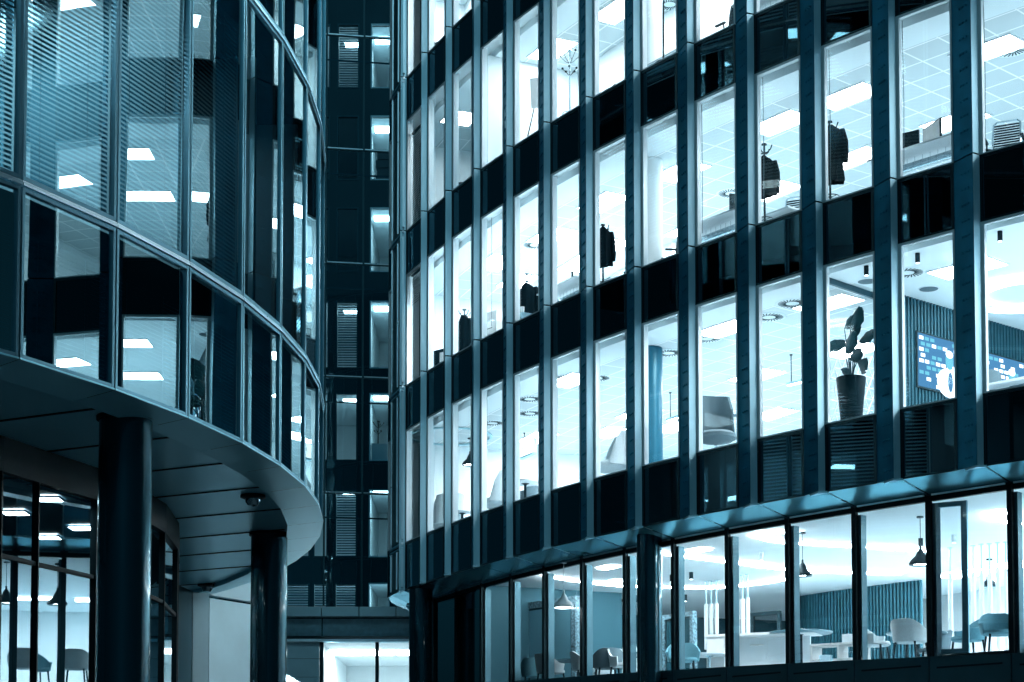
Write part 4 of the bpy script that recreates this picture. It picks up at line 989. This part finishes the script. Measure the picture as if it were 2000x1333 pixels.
p, r = put(1962, 1.25, 'B'); office_chair(p, 'slat backed office chair at the right edge of the middle floor', r + 3.5, 'plastic')
for px in (880, 960, 1008, 1085, 1260, 1372, 1492, 1622, 1766, 1925):      # blind cords hanging inside the glass
    for row in 'B':
        u = at(px, .2, S_[row]); m = MB(); m.tube([F3(u, .2, S_[row] + .3), F3(u + .01, .2, S_[row] + 1.3), F3(u, .2, S_[row] + WH)], .006, 5); tag(m.build('blind_cord', 'grey'), uniq(f'thin blind cord inside the {ORD[int(u) + 1]} window bay of the middle office floor'), 'cord', 'thin blind cords')

# ================================================================== UPPER FLOORS (rows A and Z)
p, r = put(905, 1.2, 'A'); office_chair(p, 'small dark chair at the sill of a dim narrow window', r + 1.2, 'plastic', False)
p, r = put(1054, .9, 'A'); ea = thing('flip_chart', 'white flip chart on a slim black easel', 'flip chart', p, r + .8)
m = MB(); m.box((0, 0, 1.5), (.40, .02, .62), (1, 0, 0), (0, .98, .2), (0, -.2, .98)); m.build('paper_pad', 'card', ea)
for x, y in ((-.42, .05), (.42, .05), (0, .65)): m = MB(); m.tube([(x, y, 0), (x * .2, .12, 1.5)], .014, 8); m.build('leg', 'plastic', ea)
p, r = put(1113, .75, 'A'); coat_stand(p, 'bare chrome coat stand with many black ball hooks', r, 1.80, 'ball', 'chrome', .50)
p, r = put(1204, .5, 'A'); o = thing('bag', 'dark folded bag beside a small roll at a top window', 'bag', p, r)
m = MB(); m.lathe([(.17, 0), (.18, .1), (.13, .24), (.06, .34), (.01, .36)], n=14); m.build('body', 'coat', o, True); m = MB(); m.tube([(.25, -.1, .2), (.25, .2, .22)], .09, 14); m.build('roll', 'card', o, True)
p, r = put(1296, .7, 'A'); coat_stand(p, 'coat stand whose wire ring shows beside the white column', r, 1.8, 'hook', 'plastic', .40); p, r = put(1310, 1.3, 'A'); desk(p, 'white framed desk behind the wire ring of the stand', r, 1.2, .7, .7)
p, r = put(1428, 1.15, 'A'); office_chair(p, 'dark chair back at the upper sill right of the column', r + 1.6, 'plastic', False)
p, r = put(1520, .8, 'A'); desk(p, 'upper floor desk cut by the top of the view', r, 1.5, .8, .6)
p, r = put(858, .7, 'Z'); o = box_obj('equipment_box', 'box', p, (.46, .40, .34), 'plastic', 'small black equipment box at the topmost narrow window', r + .6); o.location.z += .42
m = MB(); m.box((-.10, -.203, .22), (.10, .006, .03)); m.box((-.10, -.203, .19), (.03, .006, .09)); m.box((.08, -.203, .20), (.10, .006, .08)); m.build('emblem', 'card', o)
p, r = put(862, .7, 'Z'); o = box_obj('shelf_unit', 'shelf', p, (.8, .45, .40), 'desk', 'low white shelf carrying the black equipment box', r + .6)

# ================================================================== STREET LEVEL LOUNGE
LF = 2.665
def gput(px, D, z=LF):
    q = on_y(px, 1200, D); return Vector((q.x, q.y, z))
def gturn(px): return ang(at(px, 2, 3)) - math.pi / 2
for px, py, drop, r_, lab in ((1567, 1040, .80, .17, 'small black bell pendant over the round black pedestal table'), (1797, 1009, .84, .20, 'largest black bell pendant over the chairs by the slatted wall'), (1232, 1092, .85, .19, 'black bell pendant half hidden by the round street column'), (1101, 1098, .92, .20, 'pale bell pendant in front of the blank framed screen'), (1932, 1092, .55, .16, 'grey bell pendant behind the hanging rods at the far right')):
    pendant(on_z(px, py, GH - .006), lab, drop, r_, 'pale' if lab.startswith('pale') else 'plastic')
cg = 'pale tub chairs of the lounge'
for px, D, rz, mat, lab in ((1778, 31.6, 0.1, 'pale', 'pale tub chair seen from behind before the slatted wall'), (1706, 32.2, -1.2, 'pale', 'pale tub chair turned sideways left of the one seen from behind'), (1822, 33.5, 2.2, 'grey', 'grey chair half hidden behind the open window leaf'),
    (1334, 35.4, -2.2, 'blue', 'blue tub chair in front of the dark framed panel'), (1952, 30.3, -2.4, 'blue', 'blue tub chair by the hanging rods at the far right'), (1890, 31.3, 2.6, 'blue', 'blue chair whose rim shows beside the window leaf'),
    (1076, 38.2, .2, 'pale', 'pale tub chair in front of the blank framed screen'), (1047, 39.2, .9, 'blue', 'blue chair tucked behind the pale chair at the framed screen'), (1146, 37.6, -.5, 'pale', 'pale tub chair at the dark table left of the round column'), (1172, 38.6, 2.5, 'pale', 'pale chair behind the dark table left of the round column'), (1186, 37.0, 1.2, 'grey', 'grey high back chair next to the white lattice'), (1220, 36.6, -1.4, 'pale', 'pale tub chair turned sideways beside the round street column')):
    tub_chair(gput(px, D), lab, gturn(px) + rz, mat, cg)
round_table(gput(1790, 33.2), 'dark round table among the chairs by the slatted wall', .55, .74, 'wood_table', 'plastic', .3)
round_table(gput(1564, 36.0), 'round table on a thick black pedestal below the small pendant', .62, 1.04, 'wood_table', 'plastic', .16)
round_table(gput(1130, 38.6), 'dark table among the chairs in front of the framed screen', .5, .72, 'wood_table', 'plastic', .3)
round_table(gput(1232, 38.0), 'small dark table behind the sideways pale chair', .4, .80, 'wood_table', 'plastic', .2)
round_table(gput(1385, 36.2), 'low glass topped table beside the blue tub chair', .45, .62, 'desk', 'chrome', .2)
round_table(gput(1482, 36.8), 'first white bar table from the left beyond the white counter', .22, .86, 'card', 'frame', .15); round_table(gput(1518, 37.0), 'second white bar table from the left beyond the white counter', .22, .84, 'card', 'frame', .15)
# white counter and shelf
o = thing('counter', 'long white counter below the hanging rods', 'counter', gput(1448, 36.6), gturn(1450) + .55)
m = MB(); m.box((.45, 0, 1.02), (2.2, .7, .05)); m.build('counter_top', 'card', o); m = MB(); m.box((-.45, 0, .5), (.36, .62, 1.0)); m.build('end_panel', 'card', o); m = MB(); m.box((.5, .2, .5), (1.7, .06, .98)); m.build('front_panel', 'frame', o)
o = thing('shelf_counter', 'white shelf counter holding a card stand and a steel bucket', 'counter', gput(1640, 33.6), gturn(1640) + .3)
m = MB(); m.box((0, 0, .56), (1.0, .45, .04)); m.box((0, 0, .28), (.96, .42, .03)); m.build('shelf', 'card', o); m = MB(); m.box((-.48, 0, .28), (.04, .44, .56)); m.box((.48, 0, .28), (.04, .44, .56)); m.box((0.05, 0, .28), (.03, .43, .54)); m.build('side_panel', 'card', o)
q = gput(1655, 33.7, LF + .585); m = MB(); m.box((0, 0, .09), (.20, .012, .20), (1, 0, 0), (0, .9, .3), (0, -.3, .9)); m.box((0, .05, .01), (.18, .12, .012)); o = m.build('card_stand', 'desk', None, False, q); o.rotation_euler = (0, 0, gturn(1655) + .6); tag(o, 'small tilted card stand on the white shelf counter', 'card stand')
q = gput(1612, 33.2, LF + .10); m = MB(); m.lathe([(.10, 0), (.12, .22), (.125, .23), (.11, .23), (.10, .05)], n=22); tag(m.build('bucket', 'chrome', None, True, q), 'polished steel bucket in front of the shelf counter', 'bucket')
# hanging rods
def rod(px, py, zlo, lab, grp):
    q = on_z(px, py, GH - .005); o = thing('hanging_rod', lab, 'rod', q, 0, grp); m = MB(); m.tube([(0, 0, 0), (0, 0, -.55)], .014, 8); m.lathe([(.05, 0), (.05, -.012)], n=12); m.build('suspension', 'louvre', o, True)
    m = MB(); m.tube([(0, 0, -.50), (0, 0, zlo - GH)], .045, 12); m.build('tube', 'frame', o, True)
for k, (px, py) in enumerate(((1379, 1136), (1389, 1135), (1399, 1134), (1420, 1130), (1430, 1128), (1440, 1126), (1450, 1124), (1460, 1122))): rod(px, py, 3.72, f'white rod hanging over the counter, {ORD[k + 1]} from the left', 'white rods over the counter')
for k, (px, py) in enumerate(((1855, 1070), (1900, 1066), (1916, 1063), (1932, 1062), (1948, 1060), (1964, 1059))): rod(px, py, 3.0, f'white rod near the open window leaf, {ORD[k + 1]} from the left', 'white rods at the far right of the lounge')
# curved slatted wall of the lounge
cp = [on_z(x, y, GH) for x, y in ((1800, 1131), (1740, 1138), (1680, 1146), (1620, 1154), (1580, 1160), (1560, 1163), (1553, 1158))]
cp = smooth_pts(cp, 10)
m = MB(); m2 = MB()
for a, b in zip(cp[:-1], cp[1:]): m.quad((a.x, a.y, 2.6), (b.x, b.y, 2.6), (b.x, b.y, GH - .02), (a.x, a.y, GH - .02))
acc = 0; last = cp[0]
for a, b in zip(cp[:-1], cp[1:]):
    L = (b - a).length; d = (b - a) / L; n_ = Vector((d.y, -d.x)); n_ = n_ if n_.y < 0 else -n_; s_ = acc
    while s_ < L:
        c = a + d * s_ + n_ * .03; m2.box((c.x, c.y, (2.6 + GH - .03) / 2), (.045, .05, GH - 2.63), (d.x, d.y, 0), (n_.x, n_.y, 0)); s_ += .095
    acc = s_ - L
sw = tag(m.build('slatted_wall', 'darkwall'), 'curved wall of dark vertical slats at the back of the lounge', 'wall'); m2.build('timber_slats', 'slatwood', sw)
# framed screens
def framed(px0, px1, D0, D1, z0, z1, lab, fm, sm, fw=.14):
    a, b = gput(px0, D0, 0), gput(px1, D1, 0); ax = (b - a); L = ax.length; ax.normalize(); nn = Vector((ax.y, -ax.x, 0)); o = thing('framed_panel', lab, 'framed panel', (a.x, a.y, z0)); H_ = z1 - z0
    def bx(s0, s1, h0, h1, d, off, mat, name):
        m = MB(); m.box(ax * ((s0 + s1) / 2) + nn * off + Vector((0, 0, (h0 + h1) / 2)), (s1 - s0, d, h1 - h0), ax, nn); m.build(name, mat, o)
    bx(0, fw, 0, H_, .12, 0, fm, 'frame_side'); bx(L - fw, L, 0, H_, .12, 0, fm, 'frame_side'); bx(fw, L - fw, H_ - fw, H_, .118, 0, fm, 'frame_rail'); bx(fw, L - fw, 0, fw * 2.6, .118, 0, fm, 'frame_rail')
    bx(fw, L - fw, fw * 2.6, H_ - fw, .05, 0, 'ink', 'bezel'); bx(fw + .05, L - fw - .05, fw * 2.6 + .05, H_ - fw - .05, .06, .004, sm, 'panel_face')
framed(1008, 1128, 41.2, 39.6, 2.7, 4.86, 'blank grey screen in a pebble mosaic frame', 'pebble', 'screen_off')
framed(1296, 1357, 39.5, 38.6, 2.7, 4.42, 'dark panel in an ornate frame behind the blue tub chair', 'pebble', 'screen_dark', .10)
for px0, px1, t_, z_, n_, sz, lab in ((1148, 1246, 4.5, LF + .75, 3, .26, 'white triangle lattice behind the chairs left of the round column'), (957, 992, 2.0, LF + .3, 6, .26, 'white triangle lattice beside the dark lobby glass')):
    a, b = F3(at(px0, t_, 3.3), t_, 0), F3(at(px1, t_, 3.3), t_, 0); tl = MB(); tri_lattice(tl, a, (b - a).normalized(), (b - a).length, z_, n_, sz, .010); tag(tl.build('lattice_screen', 'frame'), lab, 'screen')
# dark framed glass door deep in the lounge
a, b = gput(1470, 42.0, 0), gput(1522, 41.5, 0); o = thing('glass_door', 'dark framed glass door at the back of the lounge', 'door', (a.x, a.y, 2.66)); ax = (b - a); L = ax.length; ax.normalize(); nn = Vector((ax.y, -ax.x, 0)); m = MB()
for c, sz in ((0, (.08, .08, 2.1)), (L, (.08, .08, 2.1))): m.box(ax * c + Vector((0, 0, 1.05)), sz, ax, nn)
m.box(ax * (L / 2) + Vector((0, 0, 2.06)), (L - .08, .078, .08), ax, nn); m.build('frame', 'ink', o); m = MB(); m.box(ax * (L / 2) + Vector((0, 0, 1.01)), (L - .08, .012, 2.0), ax, nn); m.build('leaf', 'glass', o)
m = MB(); m.tube([ax * (L * .8) - nn * -.06 + Vector((0, 0, .8)), ax * (L * .8) + nn * .06 + Vector((0, 0, 1.3))], .015, 8); m.build('handle', 'ink', o)
# open window leaf
p0 = F3(10.985, GT + .10, gsill(11) + .02); o = thing('window_leaf', 'inward opened window leaf with a dark frame near the far right', 'window', p0, math.atan2(tang(11).y, tang(11).x) + .30); m = MB(); hh = GH - .12 - gsill(11)
for x in (.0, .50): m.box((x + .03, 0, hh / 2), (.06 if x == 0 else .10, .06, hh))
m.box((.28, 0, .04), (.44, .058, .08)); m.box((.28, 0, hh - .04), (.44, .058, .08)); m.build('frame', 'skin_frame', o); m = MB(); m.box((.28, 0, hh / 2), (.44, .012, hh - .16)); m.build('pane', 'glass', o)

# ================================================================== BLINDS BEHIND THE MIRROR GLASS
def blind(i, z0, z1, lab, pitch=.05, sw_=.030, t=.07, half=(0.04, .96)):
    o = thing('venetian_blind', lab, 'blind', (0, 0, 0), 0, 'venetian blinds of the mirror glass building'); m = MB(); z = z0
    while z < z1:
        a, b = S3(i + half[0], t, z), S3(i + half[1], t, z); up = Vector((0, 0, sw_)); inn = lin(i + .5); off = Vector((inn.x, inn.y, 0)) * .004
        m.quad(a, b, b + up + off, a + up + off); z += pitch
    m.build('slats', 'slat', o); m = MB()
    for f_ in (.25, .75):
        m.tube([S3(i + f_, t + .02, z0), S3(i + f_, t + .02, z1)], .003, 4)
    m.build('ladder_cords', 'grey', o); m = MB(); a, b = S3(i + half[0], t, z0 - .03), S3(i + half[1], t, z0 - .03); m.bar(a, b, .03, .025); m.build('bottom_rail', 'slat', o)
rown = ['bottom row', 'middle row', 'upper row']
for i in range(-2, 6):
    for r in range(3):
        z0 = LZ[r] + .12; z1 = LZ[r + 1] - .14
        if r == 1 and i >= 3: continue
        blind(i, z0, z1, f'venetian blind behind the mirror pane, {rown[r]}, {["third before the picture edge", "second before the picture edge", "leftmost strip of glass", "first full pane", "second full pane", "third full pane", "fourth full pane", "fifth full pane"][i + 2] if False else ["pane beyond the left edge", "leftmost sliver of glass", "first full pane from the left", "second full pane from the left", "third full pane from the left", "fourth full pane from the left", "fifth full pane from the left", "sixth full pane from the left"][i + 2]}', .05 if r == 1 else .042, .030 if r == 1 else .012)
# blinds of the link building
for ci, cn in ((0, 'first'), (1, 'second'), (2, 'third')):
    for ri in range(len(rows)):
        if ci < 2 and ri > 0 or ri in (2, 4, 5, 7): continue
        x0, x1, _ = cols[ci]; z0, z1 = rows[ri]; lab = f'{cn} blind from the left in the {["lowest", "second lowest", "third lowest", "fourth lowest", "fourth highest", "third highest", "second highest", "highest"][ri]} row of the link building'
        o = thing('venetian_blind', lab, 'blind', (0, 0, 0), 0, 'venetian blinds of the link building'); m = MB(); z = z0 + .05
        while z < z1 - .05: m.quad((x0 + .06, YI + .02, z), (x1 - .06, YI + .02, z), (x1 - .06, YI + .035, z + .05), (x0 + .06, YI + .035, z + .05)); z += .10
        m.build('slats', 'linkslat', o); m = MB(); m.box(((x0 + x1) / 2, YI + .03, z1 - .04), (x1 - x0 - .12, .04, .05)); m.build('head_rail', 'louvre', o)
p = Vector((kx(735, YI), YI + .8, rows[2][0])); coat_stand(p, 'distant coat stand in a lit link building window', 0, 1.75, 'ball', 'plastic', .4)
p = Vector((kx(737, YI), YI + .5, rows[2][0])); box_obj('carton', 'box', p, (.6, .5, .75), 'desk', 'pale carton below the distant coat stand', .2)
p = Vector((kx(745, YI), YI + .5, rows[5][0])); o = thing('box_stack', 'stack of dark boxes in a lit link building window', 'boxes', p)
for k in range(4): m = MB(); m.box((.05 * (k % 2), 0, .16 + .33 * k), (.6, .4, .29)); m.build('box', 'grey', o)
# cameras under the left soffit
for px, py, lab in ((494, 968, 'dark dome camera under the soffit near the second round column'), (404, 1142, 'small pale dome camera far under the left soffit')):
    q = on_z(px, py, ZB - .0); o = thing('dome_camera', lab, 'security camera', q); m = MB(); m.lathe([(.17, 0), (.17, -.03), (.12, -.05)], n=24); m.build('mount', 'plastic', o, True)
    m = MB(); m.lathe([(.105, -.05), (.10, -.09), (.07, -.135), (.02, -.15)], n=24); m.build('dome', 'chrome', o, True)
# letters seen through the entrance glazing
wt = thing('wall_letter', 'pale letter K on the white entrance hall wall', 'letter', (on_y(783.5, 1287, YG + 8.8).x, YG + 8.8, on_y(783.5, 1287, YG + 8.8).z)); text_mesh('K', .95, 'sail', 'letter_face', wt, Matrix.Rotation(math.pi / 2, 4, 'X'), .02)

for i in range(7, 17):                                          # round the bend: seen mirrored in the dark spandrels opposite
    for r, rn in ((1, 'lower'), (3, 'high'), (4, 'highest')):
        if (i, r) in ((9, 3), (11, 1), (14, 4), (8, 4)) or r == 1 and i > 12: continue
        blind(i, LZ[r] + .12, LZ[r + 1] - .14, f'venetian blind round the bend of the mirror glass building, pane {ORD[i]} of the {rn} row', .075, .045)
for row, z0, z1, lab in (('A', .02, 2.3, 'dark venetian blind in the narrow corner window of the upper office floor'), ('B', 1.9, 2.6, 'half raised dark blind in the narrow corner window of the middle office floor')):
    o = thing('venetian_blind', lab, 'blind', (0, 0, 0)); m = MB(); z = S_[row] + z0
    while z < S_[row] + z1: m.quad(F3(.02, .10, z), F3(.66, .10, z), F3(.66, .13, z + .045), F3(.02, .13, z + .045)); z += .055
    m.build('slats', 'plastic', o); m = MB(); curved_box(m, .02, .66, .09, .14, S_[row] + z1, S_[row] + z1 + .04); m.build('head_rail', 'plastic', o)

wl_t = thing('wall_light', 'small wall light throwing a bright wedge on the pale cladding beside the entrance', 'wall light', (gx(549), YG - .45, gz(1284)))
m = MB(); m.lathe([(.02, .10), (.07, .08), (.09, 0), (.08, -.01)], n=18); m.build('shade', 'plastic', wl_t, True); m = MB(); m.lathe([(.07, -.004), (.07, -.008)], n=18); m.build('lens', 'lamp_soft', wl_t)
ld = bpy.data.lights.new('wall_light_beam', 'SPOT'); ld.energy = 900; ld.spot_size = R(92); ld.spot_blend = .08; ld.shadow_soft_size = .03; ld.color = (.85, .97, 1)
lo_ = bpy.data.objects.new('wall_light_beam', ld); sc.collection.objects.link(lo_); lo_.parent = wl_t; lo_.location = (0, 0, -.05)
